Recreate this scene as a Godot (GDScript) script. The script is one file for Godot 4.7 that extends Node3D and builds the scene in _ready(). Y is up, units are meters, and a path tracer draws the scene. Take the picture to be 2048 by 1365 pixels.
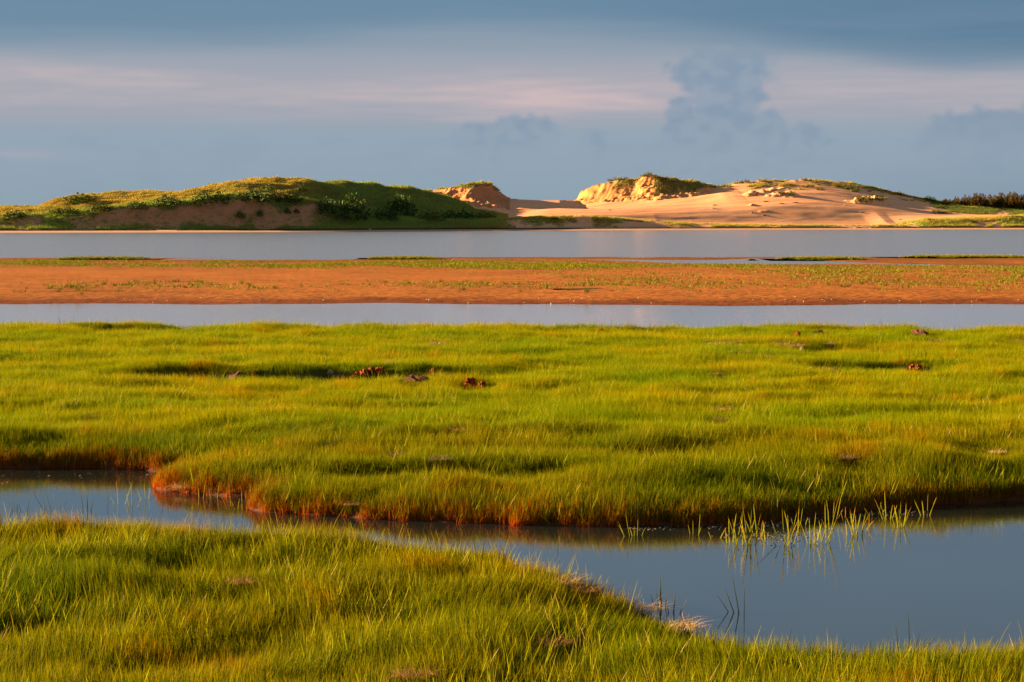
extends Node3D
# Golden hour over a tidal salt marsh: near bank and pond, meadow, channel, sandbar, lagoon, dunes.
# World: y up, metres, water level y = 0, camera 4 m above the water looking along -z.

const F := 4500.0            # focal length in pixels of a 2048 x 1365 frame
const EYE := 4.0
const PITCH := 3.1354        # degrees below level
const EXPOSURE := 5.4

var rng := RandomNumberGenerator.new()
var taken := {}

# ------------------------------------------------------------------ helpers
func numbered(called: String) -> String:
	if not taken.has(called):
		taken[called] = 0
		return called
	taken[called] += 1
	return "%s_%03d" % [called, taken[called]]

func tag(o: Node3D, label: String, category := "", group := "", kind := "") -> Node3D:
	if label: o.set_meta("label", label)
	if category: o.set_meta("category", category)
	if group: o.set_meta("group", group)
	if kind: o.set_meta("kind", kind)
	return o

func put(called: String, mesh: Mesh, mat: Material, parent: Node3D = null) -> MeshInstance3D:
	var o := MeshInstance3D.new()
	o.mesh = mesh
	o.material_override = mat
	if parent == null:
		o.name = numbered(called)
		add_child(o)
	else:
		o.name = called
		parent.add_child(o, true)
	return o

func thing(called: String, at: Vector3, turn := 0.0) -> Node3D:
	var o := Node3D.new()
	o.name = numbered(called)
	o.position = at
	o.rotation.y = turn
	add_child(o)
	return o

func copy_of(src: Node3D, called: String) -> Node3D:
	var c := src.duplicate() as Node3D
	c.name = numbered(called)
	add_child(c)
	return c

func mat_plain(r := 0.9, vc := true) -> StandardMaterial3D:
	var m := StandardMaterial3D.new()
	m.roughness = r
	m.vertex_color_use_as_albedo = vc
	m.metallic_specular = 0.25
	m.cull_mode = BaseMaterial3D.CULL_DISABLED
	return m

func mat_leaf(back: Color, r := 0.6) -> StandardMaterial3D:
	var m := mat_plain(r)
	m.backlight_enabled = true
	m.backlight = back
	m.metallic_specular = 0.12
	return m

func mat_color(c: Color, r := 0.9) -> StandardMaterial3D:
	var m := mat_plain(r, false)
	m.albedo_color = c.linear_to_srgb()
	return m

# the point of the picture (2048-px frame) on the level plane y = h
func ground_at(px: float, py: float, h := 0.0) -> Vector3:
	var d := Vector3((px - 1024.0) / F, -(py - 682.5) / F, -1.0).rotated(Vector3.RIGHT, -deg_to_rad(PITCH))
	var t := (h - EYE) / d.y
	return Vector3(0, EYE, 0) + d * t

# the point seen at that pixel, dist metres ahead
func at_dist(px: float, py: float, dist: float) -> Vector3:
	var d := Vector3((px - 1024.0) / F, -(py - 682.5) / F, -1.0).rotated(Vector3.RIGHT, -deg_to_rad(PITCH))
	return Vector3(0, EYE, 0) + d * (dist / -d.z)

func tab(t: Array, x: float) -> float:
	var n := t.size()
	if x <= t[0][0]: return t[0][1]
	if x >= t[n - 1][0]: return t[n - 1][1]
	for i in range(1, n):
		if x <= t[i][0]:
			var w: float = (x - t[i - 1][0]) / (t[i][0] - t[i - 1][0])
			return lerpf(t[i - 1][1], t[i][1], w)
	return t[n - 1][1]

func sstep(a: float, b: float, x: float) -> float:
	var t := clampf((x - a) / (b - a), 0.0, 1.0)
	return t * t * (3.0 - 2.0 * t)

func noise(sd: int, freq: float, oct := 4, kind := FastNoiseLite.TYPE_SIMPLEX_SMOOTH, fractal := FastNoiseLite.FRACTAL_FBM) -> FastNoiseLite:
	var n := FastNoiseLite.new()
	n.seed = sd
	n.noise_type = kind
	n.frequency = freq
	n.fractal_type = fractal
	n.fractal_octaves = oct
	return n

func noise_tex(n: FastNoiseLite, size: int, as_normal := false, strength := 4.0) -> NoiseTexture2D:
	var t := NoiseTexture2D.new()
	t.noise = n
	t.width = size
	t.height = size
	t.seamless = true
	t.as_normal_map = as_normal
	t.bump_strength = strength
	return t

# a grid mesh of cols x rows vertices with smooth normals
func grid_mesh(v: PackedVector3Array, c: PackedColorArray, cols: int, rows: int) -> ArrayMesh:
	var idx := PackedInt32Array()
	idx.resize((cols - 1) * (rows - 1) * 6)
	var k := 0
	for j in rows - 1:
		for i in cols - 1:
			var a := j * cols + i
			idx[k] = a
			idx[k + 1] = a + cols
			idx[k + 2] = a + 1
			idx[k + 3] = a + 1
			idx[k + 4] = a + cols
			idx[k + 5] = a + cols + 1
			k += 6
	var nrm := PackedVector3Array()
	nrm.resize(v.size())
	for j in rows:
		for i in cols:
			var a := j * cols + i
			var dx := v[a + 1 if i < cols - 1 else a] - v[a - 1 if i > 0 else a]
			var dz := v[a + cols if j < rows - 1 else a] - v[a - cols if j > 0 else a]
			var n := dz.cross(dx)
			if n.y < 0.0: n = -n
			nrm[a] = n.normalized()
	var arr := []
	arr.resize(Mesh.ARRAY_MAX)
	arr[Mesh.ARRAY_VERTEX] = v
	arr[Mesh.ARRAY_NORMAL] = nrm
	arr[Mesh.ARRAY_COLOR] = c
	arr[Mesh.ARRAY_INDEX] = idx
	var m := ArrayMesh.new()
	m.add_surface_from_arrays(Mesh.PRIMITIVE_TRIANGLES, arr)
	return m

# growing triangle lists
class Tris:
	var v := PackedVector3Array()
	var c := PackedColorArray()
	func tri(a: Vector3, b: Vector3, d: Vector3, ca: Color, cb: Color, cd: Color) -> void:
		v.append(a); v.append(b); v.append(d)
		c.append(ca); c.append(cb); c.append(cd)
	# a tapering bent blade: base, tip direction, length, width, droop
	func blade(base: Vector3, dir: Vector3, side: Vector3, length: float, w: float, droop: Vector3, segs: int, c0: Color, c1: Color, c2: Color) -> void:
		var pl := base - side * w * 0.5
		var pr := base + side * w * 0.5
		var pc := c0
		for s in range(1, segs + 1):
			var t := float(s) / segs
			var p := base + dir * (length * t) + droop * (t * t)
			var cc := c0.lerp(c1, t * 2.0) if t < 0.5 else c1.lerp(c2, t * 2.0 - 1.0)
			if s == segs:
				tri(pl, pr, p, pc, pc, cc)
			else:
				var ww := w * (1.0 - t * 0.55)
				var ql := p - side * ww * 0.5
				var qr := p + side * ww * 0.5
				tri(pl, pr, qr, pc, pc, cc)
				tri(pl, qr, ql, pc, cc, cc)
				pl = ql
				pr = qr
			pc = cc
	func mesh() -> ArrayMesh:
		var arr := []
		arr.resize(Mesh.ARRAY_MAX)
		arr[Mesh.ARRAY_VERTEX] = v
		arr[Mesh.ARRAY_COLOR] = c
		var nn := PackedVector3Array()
		nn.resize(v.size())
		for i in range(0, v.size(), 3):
			var n := (v[i + 2] - v[i]).cross(v[i + 1] - v[i]).normalized()
			nn[i] = n; nn[i + 1] = n; nn[i + 2] = n
		arr[Mesh.ARRAY_NORMAL] = nn
		var m := ArrayMesh.new()
		m.add_surface_from_arrays(Mesh.PRIMITIVE_TRIANGLES, arr)
		return m

func jit(c: Color, amount: float) -> Color:
	var k := 1.0 + rng.randf_range(-amount, amount)
	return Color(c.r * k * (1.0 + rng.randf_range(-amount, amount) * 0.5), c.g * k, c.b * k)

# a tuft of blades: rad spread, h height, w width, lean how far blades splay
func tuft(sd: int, blades: int, rad: float, h: float, w: float, lean: float, segs: int, c0: Color, c1: Color, c2: Color, vary := 0.25) -> ArrayMesh:
	rng.seed = sd
	var t := Tris.new()
	for i in blades:
		var a := rng.randf() * TAU
		var r := rad * sqrt(rng.randf())
		var base := Vector3(cos(a) * r, -0.02 * h, sin(a) * r)
		var b := rng.randf() * TAU
		var l := lean * rng.randf()
		var dir := Vector3(cos(b) * l, 1.0, sin(b) * l).normalized()
		var s := rng.randf() * TAU
		var side := Vector3(cos(s), 0, sin(s))
		var length := h * (rng.randf_range(0.5, 1.05) if i % 6 else rng.randf_range(1.0, 1.4))
		var k := 1.0 + rng.randf_range(-vary, vary)
		var warm := 1.0 + rng.randf_range(-0.2, 0.25)
		var m := Color(k * warm, k, k)
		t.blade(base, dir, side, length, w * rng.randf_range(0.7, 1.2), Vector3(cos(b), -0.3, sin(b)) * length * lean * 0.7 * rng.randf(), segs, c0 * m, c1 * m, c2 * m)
	return t.mesh()

class Many:
	var buf := PackedFloat32Array()
	var n := 0
	func room(more: int) -> void:
		buf.resize((n + more) * 16)
	func add(p: Vector3, yaw: float, sxz: float, sy: float, tx: float, tz: float, col: Color) -> void:
		# yaw, scale, then a small tilt written as a shear of the up axis
		var cs := cos(yaw) * sxz
		var sn := sin(yaw) * sxz
		var k := n * 16
		if buf.size() < k + 16: buf.resize(maxi(k * 2, 4096))
		buf[k] = cs
		buf[k + 1] = tx * sy
		buf[k + 2] = sn
		buf[k + 3] = p.x
		buf[k + 5] = sy
		buf[k + 7] = p.y
		buf[k + 8] = -sn
		buf[k + 9] = tz * sy
		buf[k + 10] = cs
		buf[k + 11] = p.z
		buf[k + 12] = col.r
		buf[k + 13] = col.g
		buf[k + 14] = col.b
		buf[k + 15] = 1.0
		n += 1

func scatter(called: String, many: Many, mesh: Mesh, mat: Material, label: String, category: String) -> MultiMeshInstance3D:
	var mm := MultiMesh.new()
	mm.transform_format = MultiMesh.TRANSFORM_3D
	mm.use_colors = true
	mm.mesh = mesh
	mm.instance_count = many.n
	many.buf.resize(many.n * 16)
	mm.buffer = many.buf
	var o := MultiMeshInstance3D.new()
	o.multimesh = mm
	o.material_override = mat
	o.name = numbered(called)
	add_child(o)
	tag(o, label, category, "", "stuff")
	return o

# ------------------------------------------------------------------ sky
var sn_streak := noise(11, 1.0, 4)
var sn_puff := noise(12, 1.0, 5)

func blob(x: float, y: float, cx: float, cy: float, rx: float, ry: float) -> float:
	var a := (x - cx) / rx
	var b := (y - cy) / ry
	return 1.0 - sqrt(a * a + b * b)

# x, y: degrees-like plane, 4500 units a radian, horizon at y = 436; returns display colour
func sky_color(x: float, y: float) -> Color:
	var st := sn_streak.get_noise_2d(x / 620.0, y / 42.0)
	var st2 := sn_streak.get_noise_2d(x / 210.0 + 40.0, y / 15.0)
	var big := sn_streak.get_noise_2d(x / 1500.0 + 9.0, y / 300.0)
	# clear air and thin layers, from the horizon up
	var c: Color
	var low := Color8(142, 162, 176)
	var mid := Color8(148, 166, 182)
	c = low.lerp(mid, sstep(430, 300, y))
	c = c.lerp(Color8(152, 165, 179), sstep(290, 235, y + st * 14.0))
	c = c.lerp(Color8(160, 166, 179), 0.8 * sstep(262, 225, y + st * 10.0) * sstep(70, 125, y + st * 14.0))
	c = c.lerp(Color8(144, 159, 175), sstep(135, 80, y + st * 12.0))
	# pink streaks
	var pk := exp(-pow((y - 192.0 - st * 18.0) / 40.0, 2.0)) * (0.40 + 0.60 * exp(-pow((x - 1060.0) / 330.0, 2.0)))
	pk = maxf(pk, 0.72 * exp(-pow((y - 160.0 - (x - 200.0) * 0.04 - st * 14.0) / 24.0, 2.0)) * exp(-pow((x - 140.0) / 420.0, 2.0)))
	pk = maxf(pk, 0.5 * exp(-pow((y - 185.0 - st * 20.0) / 45.0, 2.0)) * sstep(1450, 1600, x))
	pk *= clampf(0.85 + 0.5 * st2 + 0.35 * st, 0.25, 1.25)
	c = c.lerp(Color8(202, 184, 187), clampf(pk, 0.0, 1.0))
	var pk2 := exp(-pow((y - 312.0 - st2 * 6.0) / 8.0, 2.0)) * exp(-pow((x - 40.0) / 90.0, 2.0))
	c = c.lerp(Color8(172, 170, 182), 0.6 * pk2)
	# the dark blue deck overhead
	var yb := 92.0 - 38.0 * exp(-pow((x - 1000.0) / 420.0, 2.0)) + 45.0 * sstep(1350, 1900, x) + st * 16.0 + big * 14.0
	var deck := Color8(110, 141, 165).lerp(Color8(98, 130, 156), sstep(900, 1900, x))
	deck = deck.lerp(Color8(116, 142, 164), clampf(0.25 + st * 0.6, 0.0, 0.6) * sstep(0, 60, y))
	c = c.lerp(deck, sstep(yb + 38.0, yb - 48.0, y))
	# cumulus, blue grey, in front of the pink
	var pf := sn_puff.get_noise_2d(x / 80.0, y / 70.0) * 0.30
	var f := blob(x, y, 1438, 152, 104, 66)
	f = maxf(f, blob(x, y, 1478, 122, 70, 44) * 0.8)
	f = maxf(f, blob(x, y, 1448, 208, 88, 66))
	f = maxf(f, blob(x, y, 1440, 300, 150, 92))
	f = maxf(f, blob(x, y, 1362, 226, 34, 36) * 0.8)
	f = maxf(f, blob(x, y, 1530, 255, 44, 44) * 0.8)
	f = maxf(f, blob(x, y, 1605, 290, 60, 46) * 0.7)
	f = maxf(f, blob(x, y, 1000, 285, 105, 52))
	f = maxf(f, blob(x, y, 1092, 268, 36, 36) * 0.8)
	f = maxf(f, blob(x, y, 1030, 256, 60, 30) * 0.7)
	f = maxf(f, blob(x, y, 1190, 295, 40, 36) * 0.6)
	f = maxf(f, blob(x, y, 1950, 290, 160, 72))
	f = maxf(f, blob(x, y, 2120, 270, 150, 80))
	# more of the same farther round the horizon
	if x < -150.0 or x > 2300.0:
		f = maxf(f, sn_puff.get_noise_2d(x / 420.0 + 77.0, 3.0) * 0.9 + 0.1 - absf(y - 300.0) / 90.0)
	var cm := sstep(-0.02, 0.27, f + (pf + 0.16 * sn_puff.get_noise_2d(x / 24.0, y / 24.0 + 60.0)) * (0.5 + 0.5 * sstep(0.6, 0.0, f)))
	var body := Color8(136, 157, 178).lerp(Color8(148, 165, 181), sstep(200, 320, y))
	body = body.lerp(Color8(128, 150, 174), clampf(0.3 - sn_puff.get_noise_2d(x / 55.0 + 3.0, y / 45.0) * 2.0, 0.0, 1.0) * 0.7)
	body = body.lerp(Color8(150, 165, 181), clampf(sn_puff.get_noise_2d(x / 55.0 + 3.0, y / 45.0) * 2.0, 0.0, 0.6) * sstep(330, 160, y))
	body = body.lerp(Color8(132, 152, 172), 0.6 * sstep(1650, 1800, x))
	c = c.lerp(body, cm * (0.84 - 0.62 * sstep(225, 330, y)) * (0.25 + 0.75 * sstep(85, 135, y)))
	var haze := sn_puff.get_noise_2d(x / 170.0 + 5.0, y / 60.0)
	c = c.lerp(Color8(137, 157, 176), clampf(haze, 0.0, 0.5) * 0.5 * sstep(240, 300, y))
	c = c.lerp(Color8(130, 150, 170), 0.55 * sstep(1500, 2048, x) * sstep(300, 400, y))
	# above the frame: the deck goes on, a little thinner, darker to the zenith
	c = c.lerp(Color8(130, 154, 176), sstep(20, -260, y) * (0.9 + 0.3 * st))
	c = c.lerp(Color8(118, 139, 161), sstep(-500, -3200, y))
	# the low sun's side of the sky, off to the left
	var az := (x - 1024.0) / 4500.0 + 1.38
	az = wrapf(az, -PI, PI)
	var el := (436.0 - y) / 4500.0
	var g := exp(-(az * az / 0.30 + el * el / 0.06))
	c = c.lerp(Color8(244, 208, 160), 0.8 * g)
	return c

func make_sky() -> ImageTexture:
	# plain all round at a coarse pitch, then the part ahead at full detail
	var cw := 512
	var ch := 1024
	var base := Image.create(cw, ch, false, Image.FORMAT_RGB8)
	base.fill(Color8(110, 105, 100))
	for j in range(0, ch / 2 + 4):
		var el := PI * (0.5 - (j + 0.5) / ch)
		for i in cw:
			var az := TAU * (i + 0.5) / cw
			if az > PI: az -= TAU
			base.set_pixel(i, j, sky_color(1024.0 + F * az, 436.0 - F * maxf(el, -0.002)))
	base.resize(4096, 4096, Image.INTERPOLATE_BILINEAR)
	var half := 240
	for j in range(1790, 2056):
		var el := PI * (0.5 - (j + 0.5) / 4096.0)
		for i in range(-half, half):
			var az := TAU * (i + 0.5) / 4096.0
			base.set_pixel((i + 4096) % 4096, j, sky_color(1024.0 + F * az, 436.0 - F * maxf(el, -0.002)))
	return ImageTexture.create_from_image(base)

# ------------------------------------------------------------------ marsh
var pond := PackedVector2Array()
const MX0 := -30.0
const MX1 := 30.0
const MZ0 := -14.0
const MZ1 := -79.0
const MSTEP := 0.16
var mcols := 0
var mrows := 0
var mh := PackedFloat32Array()
var msd := PackedFloat32Array()
var mcut := PackedFloat32Array()   # how much of its height the turf keeps round straw and clods
var dips: Array = []
var n_mound := noise(21, 0.2, 2)
var n_lump := noise(22, 0.62, 3)
var n_edge := noise(23, 0.9, 3)
var n_lean := noise(25, 0.35, 2)
var n_tint := noise(24, 0.16, 3)

func shore_px() -> Array:
	return [[-900, 926], [-200, 936], [0, 938], [150, 937], [260, 941], [345, 946], [353, 951], [325, 962], [306, 972], [330, 982], [400, 990], [470, 998], [518, 996], [532, 1001], [505, 1010], [483, 1019], [520, 1025], [600, 1030], [700, 1037], [800, 1042], [900, 1047], [1000, 1049], [1100, 1053], [1200, 1055], [1300, 1055], [1400, 1051], [1500, 1045], [1600, 1037], [1700, 1025], [1800, 1015], [1900, 1008], [2048, 1004], [2300, 998], [3200, 985],
		[3200, 1325], [2300, 1335], [2048, 1340], [1900, 1338], [1750, 1338], [1600, 1334], [1500, 1330], [1450, 1316], [1380, 1280], [1280, 1240], [1200, 1198], [1130, 1180], [1060, 1162], [1012, 1130], [980, 1114], [935, 1134], [870, 1126], [800, 1118], [700, 1116], [600, 1112], [500, 1109], [400, 1094], [300, 1086], [150, 1083], [0, 1085], [-300, 1085], [-900, 1080]]

func seg_dist(p: Vector2) -> float:
	var best := 1e9
	var inside := false
	var n := pond.size()
	var j := n - 1
	for i in n:
		var a := pond[j]
		var b := pond[i]
		var ab := b - a
		var ap := p - a
		var t := clampf(ap.dot(ab) / ab.length_squared(), 0.0, 1.0)
		var d := (ap - ab * t).length_squared()
		if d < best: best = d
		if (a.y > p.y) != (b.y > p.y) and p.x < ab.x * (p.y - a.y) / ab.y + a.x:
			inside = not inside
		j = i
	return -sqrt(best) if inside else sqrt(best)

func marsh_height(x: float, z: float, sd: float) -> float:
	var far := -z
	var nb := sstep(33.0, 27.0, far) # 1 on the near side of the pond
	var top := lerpf(0.30, 0.20, nb)
	var h := top + n_mound.get_noise_2d(x * 0.75, z) * lerpf(0.115, 0.13, nb) + n_lump.get_noise_2d(x * 0.8, z) * 0.04 + n_mound.get_noise_2d(x * 1.1 + 400.0, z * 3.2) * 0.075
	for d in dips:
		var dx: float = (x - d[0]) / d[2]
		if absf(dx) > 1.3: continue
		var dz: float = (z - d[1]) / d[3]
		if dz < -3.2 or dz > 4.6: continue
		# the far wall is steep, the near one a ramp
		var wob := n_edge.get_noise_2d(x * 0.8, d[1] * 7.0) * 0.5
		var u: float = dz + wob
		var prof := sstep(-1.0, -0.6, u) * sstep(3.8, -0.1, u)
		h -= d[4] * prof * (1.0 - sstep(0.55, 1.2, absf(dx)))
		# a lip of higher turf behind the wall
		h += d[5] * d[4] * sstep(-0.75, -1.05, u) * sstep(-3.2, -1.5, u) * (1.0 - sstep(0.4, 1.2, absf(dx)))
	# down to the channel at the back
	var edge := 74.5 - x * 0.07 + n_edge.get_noise_2d(x * 0.5, 3.0) * 1.2
	h = lerpf(h, -0.5, sstep(edge - 0.3, edge + 1.6, far))
	# bank of the pond
	var s := sd + n_edge.get_noise_2d(x * 1.6, z * 1.6) * 0.16 + n_lump.get_noise_2d(x * 3.0, z * 3.0) * 0.05
	if s < 0.0:
		h = maxf(-0.5, -0.02 + s * 0.9)
	elif s < 1.6:
		var bank := lerpf(0.13, 0.07, nb)
		var face := bank * sstep(0.0, lerpf(0.10, 0.5, nb), s) - 0.02 * (1.0 - sstep(0.0, 0.1, s))
		h = lerpf(face, maxf(h, bank * 0.8), sstep(0.15, 1.6, s))
	return h

func build_marsh() -> void:
	for p in shore_px():
		var g := ground_at(p[0], p[1], 0.0)
		pond.append(Vector2(g.x, g.z))
	# hollows and little scarps: picture x, y, half length, half depth in metres, depth
	for d in [[590, 754, 440, 0.8, 0.36], [840, 757, 200, 0.8, 0.40], [1020, 712, 90, 0.9, 0.2], [1215, 908, 190, 0.7, 0.20], [900, 946, 360, 0.8, 0.24], [1740, 738, 150, 0.9, 0.3], [1545, 810, 100, 0.8, 0.22], [30, 822, 90, 0.8, 0.26], [290, 660, 120, 1.4, 0.26], [1220, 664, 150, 1.3, 0.2],
			[445, 1108, 115, 0.5, 0.19], [1690, 700, 110, 1.2, 0.24], [1870, 662, 90, 1.3, 0.2], [60, 688, 70, 1.2, 0.24], [950, 690, 60, 1.2, 0.14], [1110, 1284, 110, 0.45, 0.2], [40, 1235, 70, 0.5, 0.2], [450, 1290, 90, 0.4, 0.14], [90, 1075, 80, 0.5, 0.14], [1850, 832, 120, 0.8, 0.16], [520, 795, 120, 0.7, 0.14], [1400, 760, 120, 0.8, 0.14], [760, 1190, 90, 0.4, 0.14], [230, 1180, 90, 0.4, 0.13], [1960, 770, 90, 0.8, 0.16], [620, 700, 80, 1.0, 0.14], [1080, 735, 60, 0.8, 0.16], [330, 870, 120, 0.6, 0.12], [720, 1320, 80, 0.4, 0.14]]:
		var g := ground_at(d[0], d[1], 0.30)
		dips.append([g.x, g.z + 0.75 * d[3], d[2] * -g.z / F, d[3], d[4] * (0.80 if d[0] == 590 else 0.56), (0.0 if d[1] < 670 else (0.5 if d[0] == 590 else 0.15))])
	mcols = int((MX1 - MX0) / MSTEP) + 1
	mrows = int((MZ0 - MZ1) / MSTEP) + 1
	mh.resize(mcols * mrows)
	msd.resize(mcols * mrows)
	mcut.resize(mcols * mrows)
	mcut.fill(1.0)
	var v := PackedVector3Array()
	var c := PackedColorArray()
	v.resize(mcols * mrows)
	c.resize(mcols * mrows)
	# distances to the pond on a coarser grid first
	var cs := 0.32
	var dc := int((MX1 - MX0) / cs) + 2
	var z_lo := -40.0
	var z_hi := -17.0
	var dr := int((z_hi - z_lo) / cs) + 2
	var dd := PackedFloat32Array()
	dd.resize(dc * dr)
	for j in dr:
		for i in dc:
			dd[j * dc + i] = seg_dist(Vector2(MX0 + i * cs, z_hi - j * cs))
	for j in mrows:
		var z := MZ0 - j * MSTEP
		for i in mcols:
			var x := MX0 + i * MSTEP
			var sd := 9.0
			if z < z_hi and z > z_lo:
				var fx := (x - MX0) / cs
				var fz := (z_hi - z) / cs
				var ix := int(fx)
				var iz := int(fz)
				fx -= ix
				fz -= iz
				var q := iz * dc + ix
				sd = lerpf(lerpf(dd[q], dd[q + 1], fx), lerpf(dd[q + dc], dd[q + dc + 1], fx), fz)
			var h := marsh_height(x, z, sd)
			var k := j * mcols + i
			mh[k] = h
			msd[k] = sd
			v[k] = Vector3(x, h, z)
			var t := n_lump.get_noise_2d(x * 4.0, z * 4.0)
			var peat := Color(0.085, 0.026, 0.008)
			var turf := Color(0.075, 0.055, 0.018)
			var cc := peat.lerp(turf, sstep(0.1, 0.7, sd))
			c[k] = cc * (1.0 + 0.45 * t)
	tag(put("marsh_ground", grid_mesh(v, c, mcols, mrows), mat_plain(0.95)), "peaty ground of the green salt marsh round the pond", "marsh", "", "structure")

func mgrid(a: PackedFloat32Array, x: float, z: float) -> float:
	var fx := clampf((x - MX0) / MSTEP, 0.0, mcols - 1.001)
	var fz := clampf((MZ0 - z) / MSTEP, 0.0, mrows - 1.001)
	var ix := int(fx)
	var iz := int(fz)
	fx -= ix
	fz -= iz
	var q := iz * mcols + ix
	return lerpf(lerpf(a[q], a[q + 1], fx), lerpf(a[q + mcols], a[q + mcols + 1], fx), fz)

func marsh_at(x: float, z: float) -> Vector3:
	return Vector3(x, mgrid(mh, x, z), z)

# keep the turf low round p and some way in front of it
func clear_turf(p: Vector3, rx: float, keep: float, ahead := 1.0) -> void:
	var back := rx
	for j in range(int((MZ0 - p.z - ahead) / MSTEP), int((MZ0 - p.z + back) / MSTEP) + 2):
		for i in range(int((p.x - rx * 1.3 - MX0) / MSTEP), int((p.x + rx * 1.3 - MX0) / MSTEP) + 2):
			if i < 0 or j < 0 or i >= mcols or j >= mrows: continue
			var dx := (MX0 + i * MSTEP - p.x) / rx
			var dz := p.z - (MZ0 - j * MSTEP)
			var q := sqrt(dx * dx + pow(dz / (back if dz > 0.0 else ahead), 2.0))
			var k := j * mcols + i
			mcut[k] = minf(mcut[k], lerpf(keep, 1.0, sstep(0.6, 1.3, q)))

func grow_marsh() -> void:
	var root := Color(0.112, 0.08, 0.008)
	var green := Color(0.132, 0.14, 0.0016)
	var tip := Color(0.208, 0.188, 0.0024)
	var leaf := mat_leaf(Color(0.9, 0.9, 0.3), 0.75)
	leaf.metallic_specular = 0.12
	var near_mesh := tuft(101, 18, 0.10, 0.22, 0.0050, 0.28, 3, Color(0.04558, 0.02984, 0.003315), Color(0.07293, 0.0862, 0.001658), Color(0.1492, 0.1426, 0.002486), 0.55)  # darker than the far turf: foreground shade and dark gaps put into the colour
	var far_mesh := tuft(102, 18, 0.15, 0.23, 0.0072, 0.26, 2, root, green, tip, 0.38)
	var near := Many.new()
	var far := Many.new()
	var bank := Many.new()
	rng.seed = 5
	# [from, to, tufts per square metre]
	for zone in [[16.0, 27.0, 270.0], [27.0, 38.0, 300.0], [38.0, 54.0, 190.0], [54.0, 77.0, 130.0]]:
		var d0: float = zone[0]
		var d1: float = zone[1]
		var half1 := d1 * 0.2276 * 1.22 + 1.5
		var count := int(zone[2] * (d1 - d0) * half1 * 2.0)
		for i in count:
			var d := rng.randf_range(d0, d1)
			var x := rng.randf_range(-half1, half1)
			var r1 := rng.randf()
			var yaw := rng.randf() * TAU
			var r2 := rng.randf()
			var r3 := rng.randf()
			if absf(x) > d * 0.2276 * 1.22 + 1.5: continue
			var z := -d
			var sd := mgrid(msd, x, z)
			if sd < -0.06: continue
			var y := mgrid(mh, x, z)
			if y < -0.005: continue
			var t := n_tint.get_noise_2d(x, z)
			var fine := n_lump.get_noise_2d(x * 1.3 + 50.0, z)
			var high := 0.94 + 0.40 * n_mound.get_noise_2d(x * 1.7 + 30.0, z * 1.3) + 0.30 * fine + 0.16 * n_lump.get_noise_2d(x * 4.0, z * 4.0 + 70.0)
			high *= lerpf(0.8, 1.15, r1) * mgrid(mcut, x, z)
			# greener hollows, yellower crowns: different plants
			var tint := Color(1.0 + 0.45 * t + 0.12 * fine, 1.0 + 0.10 * t, 1.0)
			if fine > 0.42 and t > 0.1: tint = tint * Color(1.2, 0.86, 1.6)
			if sd < 0.6 and r2 > sd * 1.6:
				bank.add(Vector3(x, y, z), yaw, 0.9, 0.95 * clampf(high, 0.6, 1.15), 0.08, 0.04, tint)
				continue
			if sd < 1.2: high = clampf(high, 0.6, 1.05)
			var many := near if d < 38.0 else far
			many.add(Vector3(x, y, z), yaw, lerpf(0.85, 1.2, r3), clampf(high, 0.4, 1.6), 0.10 + 0.55 * n_lean.get_noise_2d(x, z) + 0.25 * (r3 - 0.5), 0.5 * n_lean.get_noise_2d(x + 200.0, z) + 0.25 * (r2 - 0.5), tint)
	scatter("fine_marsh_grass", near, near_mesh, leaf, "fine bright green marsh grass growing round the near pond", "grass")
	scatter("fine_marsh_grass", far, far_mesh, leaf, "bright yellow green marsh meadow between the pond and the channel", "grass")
	var bank_mesh := tuft(103, 20, 0.09, 0.20, 0.0075, 0.34, 3, Color(0.40, 0.072, 0.003), Color(0.25, 0.105, 0.003), Color(0.14, 0.14, 0.003), 0.35)
	scatter("bank_grass", bank, bank_mesh, mat_leaf(Color(0.8, 0.6, 0.2), 0.8), "rust stemmed grass fringing the banks of the pond", "grass")
	# taller, broader blades that stand out of the turf
	var tall := Many.new()
	var straw := Many.new()
	rng.seed = 6
	for zone in [[16.0, 27.0, 55.0], [27.0, 50.0, 16.0], [50.0, 76.0, 9.0]]:
		var d0: float = zone[0]
		var d1: float = zone[1]
		var half1 := d1 * 0.2276 * 1.22 + 1.5
		for i in int(zone[2] * (d1 - d0) * half1 * 2.0):
			var d := rng.randf_range(d0, d1)
			var x := rng.randf_range(-half1, half1)
			var yaw := rng.randf() * TAU
			var r := rng.randf()
			var r2 := rng.randf()
			if mgrid(msd, x, -d) < 0.05: continue
			var y := mgrid(mh, x, -d)
			if y < 0.03: continue
			var dens := n_tint.get_noise_2d(x * 1.4 + 90.0, -d * 1.4) + 0.45 * n_lump.get_noise_2d(x + 13.0, -d)
			if r > 0.35 + dens * 1.2 or mgrid(mcut, x, -d) < 0.8: continue
			(straw if r2 < 0.22 else tall).add(Vector3(x, y, -d), yaw, lerpf(1.0, 1.5, d / 76.0), lerpf(0.75, 1.35, r2), 0.12, 0.0, Color(1.0 + 0.3 * (r2 - 0.5), 1.0, 1.0))
	var tall_mesh := tuft(104, 3, 0.08, 0.33, 0.0095, 0.45, 4, Color(0.112, 0.096, 0.0064), Color(0.216, 0.2, 0.0064), Color(0.368, 0.288, 0.0096), 0.4)
	var straw_mesh := tuft(105, 3, 0.05, 0.30, 0.009, 0.7, 4, Color(0.176, 0.072, 0.016), Color(0.336, 0.176, 0.04), Color(0.4, 0.256, 0.08), 0.35)
	scatter("tall_marsh_grass", tall, tall_mesh, leaf, "taller yellow grass blades standing out of the marsh turf", "grass")
	scatter("dry_grass_stalk", straw, straw_mesh, mat_leaf(Color(0.5, 0.45, 0.3)), "thin dry stalks dotted through the marsh turf", "grass")

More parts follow.
